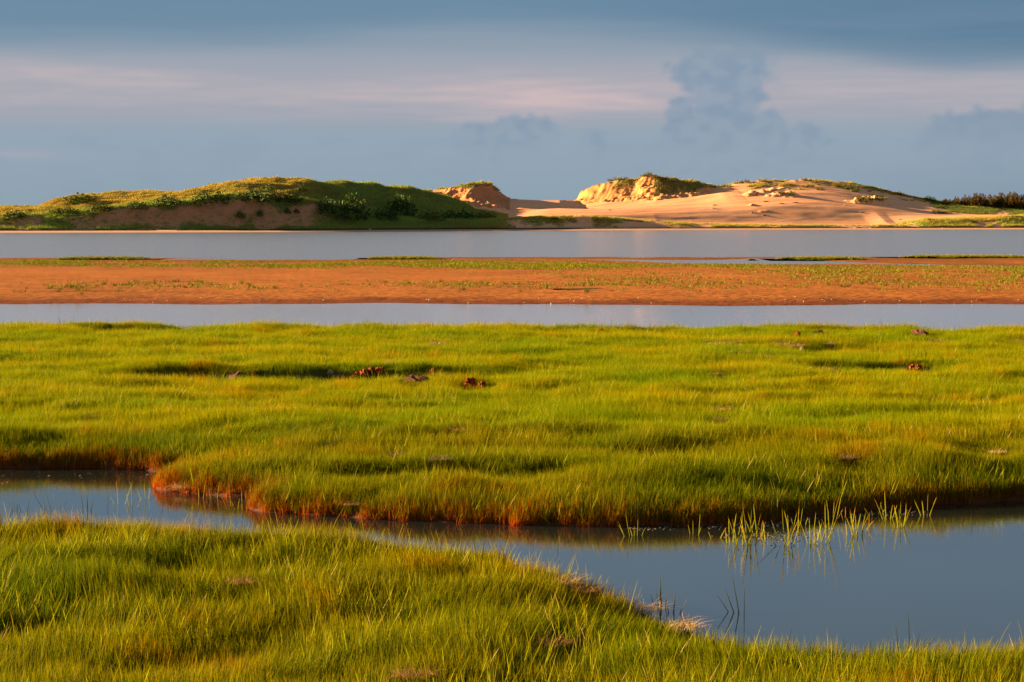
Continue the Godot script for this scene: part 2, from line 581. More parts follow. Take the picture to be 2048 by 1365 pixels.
# ------------------------------------------------------------------ sandbar
const SX := 78.0
var bar_h := PackedFloat32Array()
var bar_cols := 0
var bar_rows := 0
var n_bar := noise(31, 0.035, 3)
var n_bar2 := noise(32, 0.16, 3)
var n_bar3 := noise(33, 0.9, 2)

func bar_height(x: float, d: float) -> float:
	var near := 104.0 + n_bar.get_noise_2d(x * 1.3, 5.0) * 2.4 + n_bar2.get_noise_2d(x, 9.0) * 0.7
	var far := 233.0 + x * 0.10 + n_bar.get_noise_2d(x * 0.7, 50.0) * 5.0
	var s := x / d * F + 1024.0
	var h := 0.30 * sstep(near - 2.0, near + 14.0, d) * sstep(far + 3.0, far - 45.0, d) * lerpf(1.0, 0.42, sstep(140.0, 190.0, d)) + 0.05 * n_bar.get_noise_2d(x, d * 0.6)
	h += 0.016 * n_bar2.get_noise_2d(x * 1.2, d * 0.8)
	h = lerpf(-0.35, h, sstep(near - 3.5, near + 0.9, d))
	h = lerpf(h, -0.35, sstep(far - 4.0, far + 5.0, d))
	# runnel that drains across the back of the bar, with pools at its right
	var mid: float = tab([[-300, 214], [500, 219], [900, 216], [1250, 211], [1500, 206], [1750, 196], [2048, 185], [2400, 176]], s)
	var w: float = tab([[-300, 1.6], [500, 3.0], [900, 2.0], [1150, 1.4], [1360, 8.0], [1560, 13.0], [1720, 5.0], [2048, 3.0], [2400, 3.0]], s)
	var run := exp(-pow((d - mid - n_bar.get_noise_2d(x * 2.0, 80.0) * 5.0) / w, 2.0))
	h = lerpf(h, -0.06, clampf(run * 1.3, 0.0, 1.0) * sstep(250, 480, s))
	return h

func build_sandbar() -> void:
	var step_x := 0.5
	var ds := PackedFloat32Array()
	var d := 97.0
	while d < 246.0:
		ds.append(d)
		d += lerpf(0.35, 0.8, (d - 97.0) / 150.0)
	bar_cols = int(2.0 * SX / step_x) + 1
	bar_rows = ds.size()
	var v := PackedVector3Array()
	var c := PackedColorArray()
	v.resize(bar_cols * bar_rows)
	c.resize(bar_cols * bar_rows)
	var wet := Color(0.15, 0.040, 0.012)
	var dry := Color(0.295, 0.092, 0.018)
	for j in bar_rows:
		for i in bar_cols:
			var x := -SX + i * step_x
			var h := bar_height(x, ds[j])
			v[j * bar_cols + i] = Vector3(x, h, -ds[j])
			var n := n_bar2.get_noise_2d(x * 0.5, ds[j] * 0.25) * 0.5 + n_bar3.get_noise_2d(x * 0.6, ds[j] * 0.4) * 0.4
			var cc := wet.lerp(dry, sstep(0.04, 0.17, h + n * 0.06))
			# a brown film of algae towards the back
			cc = cc.lerp(Color(0.216, 0.08, 0.0144), 0.8 * sstep(165.0, 185.0, ds[j] + n * 14.0) * sstep(0.35, -0.2, n))
			c[j * bar_cols + i] = cc * (1.0 + 0.38 * n + 0.25 * n_bar3.get_noise_2d(x * 0.25, ds[j] * 0.5))
	var m := mat_plain(0.9)
	m.metallic_specular = 0.12
	m.normal_enabled = true
	m.normal_texture = noise_tex(noise(34, 0.02, 5), 512, true, 6.0)
	m.normal_scale = 0.5
	m.uv1_triplanar = true
	m.uv1_world_triplanar = true
	m.uv1_scale = Vector3(0.12, 0.12, 0.12)
	tag(put("sandbar", grid_mesh(v, c, bar_cols, bar_rows), m), "long low bar of orange sand between the channel and the lagoon", "sandbar", "", "structure")

func grow_sandbar() -> void:
	var mesh := tuft(201, 9, 0.22, 0.12, 0.03, 0.7, 2, Color(0.112, 0.096, 0.012), Color(0.152, 0.152, 0.0096), Color(0.216, 0.192, 0.016), 0.3)
	var many := Many.new()
	rng.seed = 31
	for i in 85000:
		var d := rng.randf_range(112.0, 232.0)
		var x := rng.randf_range(-1.0, 1.0) * (d * 0.2276 * 1.15)
		var yaw := rng.randf() * TAU
		var r := rng.randf()
		var s := rng.randf()
		var h := bar_height(x, d)
		if h < 0.06: continue
		var px := x / d * F + 1024.0
		var n := n_bar2.get_noise_2d(x * 0.35 + 7.0, d * 0.20) + 0.35 * n_bar3.get_noise_2d(x * 0.5, d * 0.3)
		# a dense green belt at the back, a looser one to its right and a thin one in front
		var belt: float = exp(-pow((d - tab([[0, 196], [1024, 184], [2048, 160]], px)) / tab([[0, 9], [1024, 15], [2048, 20]], px), 2.0))
		var front: float = 0.36 * exp(-pow((d - 124.0) / 6.0, 2.0)) + 0.35 * exp(-pow((d - 136.0) / 9.0, 2.0)) * sstep(900, 1300, px)
		if r > (belt * 1.1 * lerpf(1.0, 0.5, sstep(900.0, 1500.0, px)) + front * 0.5) * clampf(0.6 + 1.6 * n, 0.0, 1.0): continue
		many.add(Vector3(x, h, -d), yaw, lerpf(0.7, 1.6, s), lerpf(0.5, 1.3, s), 0.1, 0.0, Color(1.0 + 0.4 * (r - 0.3), 1.0, 1.0))
	scatter("sandbar_plant_cover", many, mesh, mat_leaf(Color(0.6, 0.6, 0.25)), "sparse olive green plants spreading over the orange sandbar", "plants")

# ------------------------------------------------------------------ dunes
const D0 := [[-500, 585], [0, 600], [350, 611], [700, 643], [1024, 692], [1500, 750], [2048, 783], [2600, 800]]
var d0x: Array = []
var rows_off := [-14.0, 0.0, 20.0, 31.0, 35.0, 46.0, 52.0, 95.0, 155.0, 171.0, 235.0, 420.0]
var rows_tab: Array = []
var n_hum := noise(41, 0.11, 3)
var n_fold := noise(46, 0.045, 2)
var n_hum2 := noise(42, 0.33, 3)
var n_gul := noise(43, 0.16, 3, FastNoiseLite.TYPE_SIMPLEX_SMOOTH, FastNoiseLite.FRACTAL_RIDGED)
var n_veg := noise(44, 0.05, 4)
var n_sand := noise(45, 0.02, 3)
var humps: Array = []

var d0_line := PackedFloat32Array()

# distance of the far waterline ahead of the camera's foot, at x
func d0_at(x: float) -> float:
	var f := clampf(x + 320.0, 0.0, 738.9)
	var i := int(f)
	return lerpf(d0_line[i], d0_line[i + 1], f - i)

func row_of(off: float, pts: Array) -> Array:
	var out: Array = []
	for p in pts:
		var x: float = (p[0] - 1024.0) / F * 700.0
		for k in 5:
			x = (p[0] - 1024.0) / F * (d0_at(x) + off)
		out.append([x, at_dist(p[0], p[1], d0_at(x) + off).y])
	return out

func flat_row(h: float) -> Array:
	return [[-400.0, h], [400.0, h]]

func setup_dunes() -> void:
	for p in D0:
		d0x.append([(p[0] - 1024.0) / F * p[1], float(p[1])])
	for i in 741: d0_line.append(tab(d0x, i - 320.0))
	for pass_no in 3:
		var was := d0_line.duplicate()
		for i in 741:
			var sum := 0.0
			for k in range(-22, 23): sum += was[clampi(i + k, 0, 740)]
			d0_line[i] = sum / 45.0
	var front := [[-500, 436], [-150, 434], [0, 432], [60, 427], [137, 425], [191, 418], [256, 409], [308, 405], [376, 401], [454, 390], [506, 390], [581, 397], [625, 402], [680, 425], [760, 434], [850, 437], [950, 440], [1020, 437], [1078, 435], [1181, 434], [1234, 438], [1285, 443], [1320, 446], [1393, 450], [1600, 454], [1787, 454], [1817, 448], [1853, 441], [1914, 440], [1963, 440], [2019, 434], [2100, 433], [2600, 430]]
	var front_b: Array = []
	for p in front:
		front_b.append([p[0], p[1] - (1.5 if p[0] < 640 else (-0.5 if p[0] < 1800 else 0.0))])
	var ridge := [[-500, 420], [-100, 416], [0, 414], [68, 412], [92, 410], [137, 396], [164, 387], [191, 386], [225, 383], [300, 379], [330, 382], [372, 381], [410, 372], [495, 360], [547, 355], [574, 357], [601, 356], [642, 359], [668, 363], [702, 364], [730, 364], [754, 366], [771, 375], [784, 370], [805, 371], [822, 376], [863, 385], [897, 393], [925, 401], [949, 417], [993, 423], [1020, 428], [1100, 424], [1250, 422], [1400, 418], [1500, 412], [1600, 409], [1700, 414], [1750, 418], [1846, 427], [1880, 431], [1950, 429], [2048, 431], [2600, 431]]
	var base_b := [[-500, 426], [0, 421], [300, 396], [600, 380], [800, 392], [863, 398], [925, 410], [955, 404], [1000, 401], [1030, 404], [1080, 407], [1155, 405], [1180, 403], [1290, 399], [1380, 389], [1440, 380], [1500, 373], [1600, 370], [1700, 376], [1760, 388], [1820, 399], [1850, 405], [1868, 410], [1882, 409], [1920, 411], [1980, 417], [2048, 423], [2600, 424]]
	var crest := [[-500, 430], [0, 426], [300, 402], [600, 390], [800, 388], [850, 386], [863, 383], [890, 379], [914, 378], [942, 374], [962, 369], [979, 368], [993, 381], [1013, 394], [1040, 399], [1080, 401], [1150, 400], [1156, 398], [1161, 391], [1168, 381], [1183, 373], [1222, 362], [1251, 358], [1271, 361], [1288, 354], [1296, 353], [1312, 358], [1329, 361], [1364, 363], [1381, 365], [1398, 370], [1427, 375], [1447, 373], [1466, 368], [1491, 365], [1525, 362], [1564, 363], [1597, 361], [1619, 361], [1653, 363], [1675, 364], [1707, 368], [1726, 374], [1751, 379], [1768, 381], [1782, 386], [1804, 391], [1829, 397], [1846, 398], [1863, 401], [1878, 405], [1920, 409], [1980, 416], [2048, 421], [2600, 424]]
	for p in ridge:
		if p[0] < 1030: p[1] += 6.0
	for p in front:
		if p[0] < 1030: p[1] += 3.0
	for p in front_b:
		if p[0] < 1030: p[1] += 3.0
	rows_tab = [flat_row(-0.7), flat_row(0.0), flat_row(0.42), flat_row(0.55), flat_row(1.0), row_of(46.0, front), row_of(52.0, front_b), row_of(95.0, ridge), row_of(155.0, base_b), row_of(171.0, crest), [], flat_row(2.0)]
	var behind: Array = []
	for p in rows_tab[9]:
		behind.append([p[0], maxf(2.2, p[1] - (9.0 if p[0] < 150.0 else 3.0))])
	rows_tab[10] = behind
	# hummocks and blow-out remnants on the big sand dune: picture x, y, offset, width, depth, height
	for b in [[1505, 392, 128, 5.0, 4.0, 2.0], [1525, 386, 134, 4.0, 3.5, 1.6], [1556, 402, 122, 5.0, 4.0, 2.2], [1580, 404, 120, 4.0, 4.0, 2.4], [1735, 412, 112, 8.0, 6.0, 3.4], [1760, 408, 116, 6.0, 5.0, 2.6], [1545, 380, 140, 4.0, 4.0, 1.6], [1567, 374, 145, 3.0, 3.0, 1.5], [1405, 381, 152, 5.0, 4.0, 1.6], [1163, 401, 140, 3.0, 3.0, 1.3], [1503, 425, 96, 2.0, 1.6, 0.8], [1527, 432, 84, 3.0, 1.5, 0.5], [1425, 418, 105, 2.0, 1.5, 0.5], [1450, 372, 152, 4.0, 3.0, 1.4]]:
		var x: float = (b[0] - 1024.0) / F * 860.0
		for k in 4:
			x = (b[0] - 1024.0) / F * (d0_at(x) + b[2])
		humps.append([x, b[2], b[3], b[4], b[5]])

func dune_x(px: float, off: float) -> float:
	var x := (px - 1024.0) / F * 720.0
	for k in 5:
		x = (px - 1024.0) / F * (d0_at(x) + off)
	return x

var row_grid: Array = []

func sample_rows(cols: int) -> void:
	for r in rows_tab.size():
		var line := PackedFloat32Array()
		line.resize(cols)
		for i in cols: line[i] = tab(rows_tab[r], DX0 + i * DSTEP)
		# the open sand has no kinks
		if r in [6, 7, 8]:
			for pass_no in 3:
				var was := line.duplicate()
				for i in range(14, cols - 14):
					var x := DX0 + i * DSTEP
					if x < 8.0 or (r == 8 and x < 90.0): continue
					var sum := 0.0
					for k in range(-14, 15): sum += was[i + k]
					line[i] = lerpf(was[i], sum / 29.0, sstep(8.0, 20.0, x))
		row_grid.append(line)

func column_at(i: int) -> PackedFloat32Array:
	var h := PackedFloat32Array()
	for line in row_grid: h.append(line[i])
	return h

func column(x: float) -> PackedFloat32Array:
	var h := PackedFloat32Array()
	for r in rows_tab:
		h.append(tab(r, x))
	return h

func along(h: PackedFloat32Array, off: float) -> float:
	# monotone cubic through the rows
	var n := rows_off.size()
	if off <= rows_off[0]: return h[0]
	if off >= rows_off[n - 1]: return h[n - 1]
	var i := 0
	while off > rows_off[i + 1]: i += 1
	var dx: float = rows_off[i + 1] - rows_off[i]
	var s := (h[i + 1] - h[i]) / dx
	var m0 := s
	var m1 := s
	if i > 0:
		var sp: float = (h[i] - h[i - 1]) / (rows_off[i] - rows_off[i - 1])
		m0 = 0.0 if sp * s <= 0.0 else 2.0 * sp * s / (sp + s)
	if i < n - 2:
		var sq: float = (h[i + 2] - h[i + 1]) / (rows_off[i + 2] - rows_off[i + 1])
		m1 = 0.0 if sq * s <= 0.0 else 2.0 * sq * s / (sq + s)
	var t: float = (off - rows_off[i]) / dx
	var t2 := t * t
	var t3 := t2 * t
	return (2.0 * t3 - 3.0 * t2 + 1.0) * h[i] + (t3 - 2.0 * t2 + t) * dx * m0 + (3.0 * t2 - 2.0 * t3) * h[i + 1] + (t3 - t2) * dx * m1

# how much grass there is, 0..1; second value: how rough the bare face is
func cover(x: float, off: float, px: float) -> Vector2:
	var n := n_veg.get_noise_2d(x, off) + 0.4 * n_hum2.get_noise_2d(x * 0.7, off * 0.7)
	var v := 0.0
	var rough := 0.0
	if off < 32.0: return Vector2.ZERO
	var left := sstep(1040, 960, px)
	# left dune: grass on top, sand face in front with patches
	var bluff := sstep(660, 600, px + n * 60.0) * sstep(44.5, 42.0, off + n * 3.0)
	v = left * (1.0 - bluff * (0.92 - 0.9 * sstep(0.12, 0.3, n)))
	if off < 36.5: v = maxf(v, left * sstep(-0.15, 0.1, n + (0.2 if px > 560 else 0.0)))
	rough = left * bluff
	if off > 100.0 and px > 850.0 and px < 1060.0: v *= sstep(106.0, 100.0, off)
	# sand behind the left dune and the two dune remnants
	if off > 125.0 and px > 855 and px < 1020:
		v = 0.0
		rough = 1.0
		if off > 168.0: v = 0.9
	# the grassy foredune along the shore
	if px > 960.0 and px < 1830.0 and off < 53.0:
		v = maxf(v, 0.6 * sstep(-0.2, 0.3, n) * sstep(33.0, 36.0, off) * (1.0 if off > 39.0 or px > 1230 else 0.35))
	# right bank
	if px >= 1780.0 and off < 62.0:
		v = maxf(v, sstep(1790, 1850, px) * sstep(-0.45, -0.1, n + 0.0))
	# grass behind it, below the trees
	if px > 1855.0 and off > 96.0:
		v = maxf(v, sstep(1855, 1890, px) * sstep(0.0, 0.25, n + sstep(112.0, 150.0, off) * 0.5))
	# right dune: cliff with a grassy back, then a patchy crest
	if px > 1150.0 and px < 1450.0 and off > 148.0:
		rough = sstep(1450, 1410, px) * sstep(146.0, 152.0, off)
		v = maxf(v, sstep(167.0, 170.5, off + n * 2.0))
		v = maxf(v, sstep(1295, 1330, px) * sstep(1430, 1395, px) * sstep(155.0, 162.0, off + n * 6.0))
		v = maxf(v, sstep(1210, 1240, px) * sstep(1275, 1262, px) * sstep(163.0, 168.0, off + n * 4.0))
	elif px >= 1450.0 and px <= 1880.0 and off > 128.0:
		v = maxf(v, sstep(0.0, 0.2, n + (off - 168.0) * 0.022 + sstep(1590, 1700, px) * 0.12))
	if px > 1013.0 and px < 1150.0 and off > 60.0: v = 0.0
	return Vector2(clampf(v, 0.0, 1.0), rough)

# the two cliffs stand slantwise: their faces look left as well as forward
func swing(px: float, off: float) -> float:
	if px < 800.0 or px > 1600.0 or off < 105.0: return 0.0
	var w := tab([[850, 0], [866, -12], [945, 12], [985, -2], [1013, -14], [1040, 0], [1120, 0], [1156, -30], [1205, -17], [1262, -7], [1310, 3], [1400, 4], [1600, 0]], px)
	return w * sstep(105.0, 148.0, off) * sstep(222.0, 180.0, off)

func dune_point(x: float, off: float, col: PackedFloat32Array, d0: float) -> Vector3:
	var px := x / (d0 + off) * F + 1024.0
	var eff := off + swing(px, off)
	var h := along(col, eff)
	var cv := cover(x, eff, px)
	var land := sstep(34.0, 42.0, off)
	var a := n_hum.get_noise_2d(x, off)
	var b := n_hum2.get_noise_2d(x, off)
	h += land * cv.x * (a * 0.75 + b * 0.5) * (lerpf(1.0, 0.4, sstep(850.0, 980.0, px)) if px < 1040 else 0.7)
	if px < 1040.0: h += sstep(44.0, 60.0, off) * n_fold.get_noise_2d(x, off * 0.7) * 1.1 * sstep(960, 840, px)
	h += land * (1.0 - cv.x) * (n_sand.get_noise_2d(x * 0.6, off * 1.2) * 0.5 + n_hum.get_noise_2d(x * 0.35, off * 0.9) * 0.14)
	if cv.y > 0.0:
		var g := n_gul.get_noise_2d(x * 0.9 + off * 0.5, off * 0.4) + 0.22 * n_gul.get_noise_2d(x * 1.8 - off * 0.6, off * 0.9) - 0.2
		var k := 1.0 if off > 120.0 else 0.25
		h += cv.y * g * 1.7 * k * sstep(36.0, 40.0, off) * (1.0 - 0.6 * sstep(168.0, 172.0, off))
	for p in humps:
		var dx: float = (x - p[0]) / p[2]
		if absf(dx) > 1.3: continue
		var dz: float = (off - p[1]) / p[3]
		var r := sqrt(dx * dx + dz * dz) + b * 0.5
		if r < 1.2:
			h += p[4] * 0.7 * sstep(1.15, 0.0, r) * (0.85 + 0.5 * a + 0.25 * n_gul.get_noise_2d(x * 1.6, off * 1.6))
	return Vector3(x, h, -(d0 + off))

var dv := PackedVector3Array()
var d_offs := PackedFloat32Array()
var d_row := PackedInt32Array()
const DX0 := -230.0
const DX1 := 270.0
const DSTEP := 0.5
var d_cols := 0

# the ground of the dunes at x, off metres behind the waterline
func dune_at(x: float, off: float) -> Vector3:
	var fx := clampf((x - DX0) / DSTEP, 0.0, d_cols - 1.001)
	var i := int(fx)
	fx -= i
	var j := d_row[clampi(int((off + 14.0) * 4.0), 0, d_row.size() - 1)]
	while j < d_offs.size() - 2 and d_offs[j + 1] < off: j += 1
	var fz := clampf((off - d_offs[j]) / (d_offs[j + 1] - d_offs[j]), 0.0, 1.0)
	var q := j * d_cols + i
	return dv[q].lerp(dv[q + 1], fx).lerp(dv[q + d_cols].lerp(dv[q + d_cols + 1], fx), fz)

# where the line of sight through a pixel meets the dunes (or passes nearest over a crest)
func dune_hit(px: float, py: float) -> Vector3:
	var best := Vector3.ZERO
	var gap := 1e9
	for i in 330:
		var off := 22.0 + i * 0.5
		var x := dune_x(px, off)
		var p := dune_at(x, off)
		var g := at_dist(px, py, -p.z).y - p.y
		if g < gap:
			gap = g
			best = p
		if g <= 0.0: break
	return best

func build_dunes() -> void:
	setup_dunes()
	var x0 := DX0
	var x1 := DX1
	var step_x := DSTEP
	var offs := PackedFloat32Array()
	var o := -14.0
	while o < 420.0:
		offs.append(o)
		if o < 30.0: o += 2.0
		elif o < 56.0: o += 0.55
		elif o < 142.0: o += 1.1
		elif o < 180.0: o += 0.6
		elif o < 240.0: o += 3.0
		else: o += 15.0
	var cols := int((x1 - x0) / step_x) + 1
	var rows := offs.size()
	d_cols = cols
	sample_rows(cols)
	d_offs = offs
	for q in 1740:
		var o4 := q / 4.0 - 14.0
		var at := 0 if d_row.is_empty() else d_row[q - 1]
		while at < rows - 2 and offs[at + 1] <= o4: at += 1
		d_row.append(at)
	var v := PackedVector3Array()
	var c := PackedColorArray()
	v.resize(cols * rows)
	c.resize(cols * rows)
	var sand := Color(0.80, 0.34, 0.155)
	var red := Color(0.50, 0.20, 0.085)
	var rust := Color(0.56, 0.225, 0.06)
	var green := Color(0.13, 0.115, 0.03)
	for i in cols:
		var x := x0 + i * step_x
		var col := column_at(i)
		var d0 := d0_at(x)
		for j in rows:
			var off := offs[j]
			var p := dune_point(x, off, col, d0)
			v[j * cols + i] = p
			var px := x / (d0 + off) * F + 1024.0
			var cv := cover(x, off + swing(px, off), px)
			var n := n_hum2.get_noise_2d(x * 1.5, off * 1.5)
			var big := n_sand.get_noise_2d(x * 1.2, off * 3.0)
			var cc := sand.lerp(Color(0.72, 0.28, 0.11), clampf(0.35 + big * 0.9, 0.0, 1.0))
			cc = cc.lerp(red, sstep(1010, 850, px) * (1.0 if off < 120.0 else 0.6))
			if off < 36.0: cc = Color(0.42, 0.19, 0.10).lerp(Color(0.52, 0.27, 0.14), clampf((off - 4.0) / 22.0, 0.0, 1.0))
			cc = cc.lerp(rust if px > 1060.0 else Color(0.46, 0.165, 0.055), cv.y * (0.85 if off > 120.0 else 0.0))
			cc = cc * (1.0 + 0.16 * n)
			var turf := green.lerp(Color(0.34, 0.24, 0.06), sstep(660, 560, px) * sstep(47.0, 58.0, off)) * (1.0 + 0.3 * n)
			c[j * cols + i] = cc.lerp(turf, cv.x * 0.85)
	dv = v
	tag(put("dunes", grid_mesh(v, c, cols, rows), mat_plain(0.95)), "high sand dunes along the far shore of the lagoon", "dunes", "", "structure")

func grow_dunes() -> void:
	var dry := Many.new()
	var lush := Many.new()
	rng.seed = 41
	for i in 260000:
		var off := 33.0 + 145.0 * pow(rng.randf(), 1.25)
		var x := rng.randf_range(-200.0, 245.0)
		var yaw := rng.randf() * TAU
		var r := rng.randf()
		var s := rng.randf()
		var d0 := d0_at(x)
		var px := x / (d0 + off) * F + 1024.0
		if px < -160.0 or px > 2220.0: continue
		if off > 105.0 and px < 840.0: continue
		var cv := cover(x, off + swing(px, off), px)
		if r > cv.x * 1.1: continue
		var p := dune_at(x, off)
		var t := n_veg.get_noise_2d(x * 0.8 + 300.0, off * 1.4)
		var high := lerpf(0.6, 1.3, s)
		var dark := 0.42 if px > 1850.0 and off > 90.0 else 1.0  # shade on the grass below the conifers, put into its colour
		# golden marram on the sunny back of the left dune, green to its right and by the shore
		var gold := sstep(690, 560, px) * sstep(46.0, 60.0, off) + 0.15
		if px > 960.0: gold = 0.75
		if px > 1780.0 and off < 62.0: gold = 0.62
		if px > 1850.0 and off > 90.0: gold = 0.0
		if t * 0.9 + 0.5 < gold + (s - 0.5) * 0.5:
			dry.add(p, yaw, 1.0, high, 0.15, 0.0, Color(1.0 + t * 0.4, 1.0 + 0.15 * t, 1.0))
		else:
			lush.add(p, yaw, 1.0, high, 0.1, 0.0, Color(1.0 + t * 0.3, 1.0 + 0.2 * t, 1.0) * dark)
	var dm := tuft(301, 12, 0.75, 0.85, 0.10, 0.6, 2, Color(0.255, 0.1827, 0.034), Color(0.357, 0.255, 0.0425), Color(0.476, 0.34, 0.06375), 0.3)
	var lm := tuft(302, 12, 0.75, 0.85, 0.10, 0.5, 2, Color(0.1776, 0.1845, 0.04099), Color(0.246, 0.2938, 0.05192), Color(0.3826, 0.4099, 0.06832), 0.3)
	scatter("dry_dune_grass", dry, dm, mat_leaf(Color(0.5, 0.45, 0.25)), "golden dune grass on the crests and backs of the dunes", "dune grass")
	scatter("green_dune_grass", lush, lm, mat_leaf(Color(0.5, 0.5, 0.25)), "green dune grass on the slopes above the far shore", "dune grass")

# ------------------------------------------------------------------ water
func water(called: String, x0: float, x1: float, z0: float, z1: float, shine: float, rough: float, tex_scale: float, strength: float, col: Color, label: String) -> void:
	var pm := PlaneMesh.new()
	pm.size = Vector2(x1 - x0, absf(z1 - z0))
	var m := StandardMaterial3D.new()
	m.albedo_color = col.linear_to_srgb()
	m.roughness = rough
	m.metallic_specular = shine
	if strength > 0.0:
		m.normal_enabled = true
		m.normal_texture = noise_tex(noise(51, 0.03, 4), 1024, true, 8.0)
		m.normal_scale = strength
		m.uv1_triplanar = true
		m.uv1_world_triplanar = true
		m.uv1_scale = Vector3(tex_scale, tex_scale, tex_scale)
	var o := put(called, pm, m)
	o.position = Vector3((x0 + x1) * 0.5, 0.0, (z0 + z1) * 0.5)
	tag(o, label, "water", "", "structure")

# ------------------------------------------------------------------ things
func ordinal(n: int) -> String:
	var small := ["first", "second", "third", "fourth", "fifth", "sixth", "seventh", "eighth", "ninth", "tenth", "eleventh", "twelfth"]
	if n <= 12: return small[n - 1]
	if n % 100 in [11, 12, 13]: return "%dth" % n
	return "%d%s" % [n, {1: "st", 2: "nd", 3: "rd"}.get(n % 10, "th")]

# a lumpy stone-like body: rounded box of size s, seeded
func lump(sd: int, s: Vector3, rough: float, c0: Color, c1: Color) -> ArrayMesh:
	var n := noise(sd, 1.1, 3)
	var t := Tris.new()
	var cols := 14
	var rows := 8
	var pt := func(i: int, j: int) -> Vector3:
		var a := TAU * (i % cols) / cols
		var b := PI * (float(j) / rows - 0.5)
		var p := Vector3(cos(a) * cos(b), sin(b), sin(a) * cos(b))
		var r := 1.0 + rough * n.get_noise_3dv(p * 1.4) + 0.5 * rough * n.get_noise_3dv(p * 4.0)
		return p * r * s
	for j in rows:
		for i in cols:
			var a: Vector3 = pt.call(i, j)
			var b: Vector3 = pt.call(i + 1, j)
			var c: Vector3 = pt.call(i + 1, j + 1)
			var d: Vector3 = pt.call(i, j + 1)
			var m := c0.lerp(c1, clampf(0.5 + 1.2 * n.get_noise_3dv(a * 7.0 / s.length()), 0.0, 1.0))
			var m2 := c0.lerp(c1, clampf(0.5 + 1.2 * n.get_noise_3dv(c * 7.0 / s.length()), 0.0, 1.0))
			t.tri(a, c, b, m, m2, m)
			t.tri(a, d, c, m, m, m2)
	return t.mesh()

# a shrub: a dome of small leaf faces round a few stems, 1 m half width, 1 m high
func shrub_leaves(sd: int, leaves: int, size: float, c0: Color, c1: Color) -> ArrayMesh:
	rng.seed = sd
	var n := noise(sd, 1.3, 3)
	var t := Tris.new()
	for i in leaves:
		var a := rng.randf() * TAU
		var e := asin(rng.randf())
		var p := Vector3(cos(a) * cos(e), sin(e), sin(a) * cos(e))
		var r := 0.84 + 0.75 * n.get_noise_3dv(p * 1.8)
		r *= lerpf(0.72, 1.04, sqrt(rng.randf()))
		p *= r
		var u := Vector3(rng.randfn(), rng.randfn(), rng.randfn()).normalized()
		var w := u.cross(Vector3(rng.randfn(), rng.randfn(), rng.randfn())).normalized()
		var k := size * rng.randf_range(0.6, 1.3)
		var c := jit(c0.lerp(c1, clampf(0.5 + n.get_noise_3dv(p * 3.0 + Vector3.ONE * 9.0) + rng.randf_range(-0.3, 0.3), 0.0, 1.0)), 0.2)
		t.tri(p - u * k, p + w * k * 0.6, p + u * k, c, c, c)
		t.tri(p - u * k, p + u * k, p - w * k * 0.6, c, c, c)
	return t.mesh()

func add_shrubs() -> void:
	var leaf := mat_leaf(Color(0.4, 0.45, 0.2), 0.7)
	var kinds := [shrub_leaves(401, 700, 0.085, Color(0.04, 0.055, 0.014), Color(0.085, 0.105, 0.024)), shrub_leaves(402, 700, 0.08, Color(0.035, 0.05, 0.014), Color(0.075, 0.10, 0.024)), shrub_leaves(403, 600, 0.09, Color(0.07, 0.085, 0.018), Color(0.13, 0.14, 0.025)), shrub_leaves(404, 600, 0.08, Color(0.12, 0.055, 0.025), Color(0.14, 0.10, 0.025))]
	# picture x, y of the base, width, height, kind, label
	for b in [
		[164, 407, 84, 17, 2, "light green round bush low on the golden slope at the left end of the dune"],
		[30, 434, 84, 12, 0, "leftmost dark bush along the rim of the red sand bluff"],
		[130, 429, 90, 12, 1, "dark flat bush on the bluff rim below the light green round bush"],
		[205, 423, 70, 13, 0, "low dark bush on the bluff rim where it begins to rise"],
		[275, 419, 70, 15, 1, "dark bush at the top of the bare red bluff left of its middle"],
		[335, 413, 90, 19, 0, "broad dark bush overhanging the middle of the red bluff"],
		[425, 408, 100, 24, 1, "large dark bush over the highest part of the red bluff"],
		[505, 405, 95, 26, 0, "tall dark bush over the bluff below the two isolated round bushes"],
		[572, 408, 75, 24, 1, "dark bush over the right end of the red bluff"],
		[536, 392, 62, 19, 1, "dark round bush alone on the sunlit dune slope"],
		[556, 399, 60, 12, 3, "reddish bush just below the dark round bush on the dune slope"],
		[603, 382, 24, 9, 0, "smallest dark bush high on the green dune slope"],
		[480, 437, 32, 15, 2, "pale bush halfway down the red bluff"],
		[520, 434, 26, 14, 2, "pale bush on the bluff just right of another pale one"],
		[575, 429, 17, 11, 0, "tiny dark bush on bare red sand, left of a pair"],
		[593, 430, 15, 9, 0, "tiny dark bush on bare red sand, right of a pair"],
		[655, 428, 80, 28, 1, "dark bush at the left of the big thicket below the dune top"],
		[705, 440, 120, 46, 0, "biggest darkest thicket in the shaded dune hollow"],
		[770, 441, 60, 24, 1, "low dark bush between the two big thickets"],
		[800, 432, 92, 42, 0, "tall dark thicket on the shaded slope under the notch in the crest"],
		[862, 442, 76, 20, 2, "green bush at the foot of the slope right of the tall thicket"],
		[915, 441, 92, 20, 1, "wide low dark bush near the right foot of the green dune"],
		[968, 440, 60, 15, 2, "small green bush at the right foot of the green dune"],
		[1856, 403, 34, 9, 0, "dark green bush on the skyline left of the conifer stand"],
		[1110, 441, 24, 8, 1, "small bush on the low shore dune below the sand saddle"],
		[1190, 441, 20, 7, 1, "small bush on the low shore dune below the orange cliff"],
	]:
		var p := dune_hit(b[0], b[1])
		var m: float = -p.z / F
		var w: float = b[2] * 0.5 * m
		var h: float = b[3] * m
		var o := put("dune_shrub", kinds[b[4]], leaf)
		o.position = p
		o.rotation.y = float(b[0])
		tag(o, b[5], "bush", "bushes on the dunes")
		o.scale = Vector3(w, h * 1.05, clampf(w * 0.6, 1.0, 5.0))

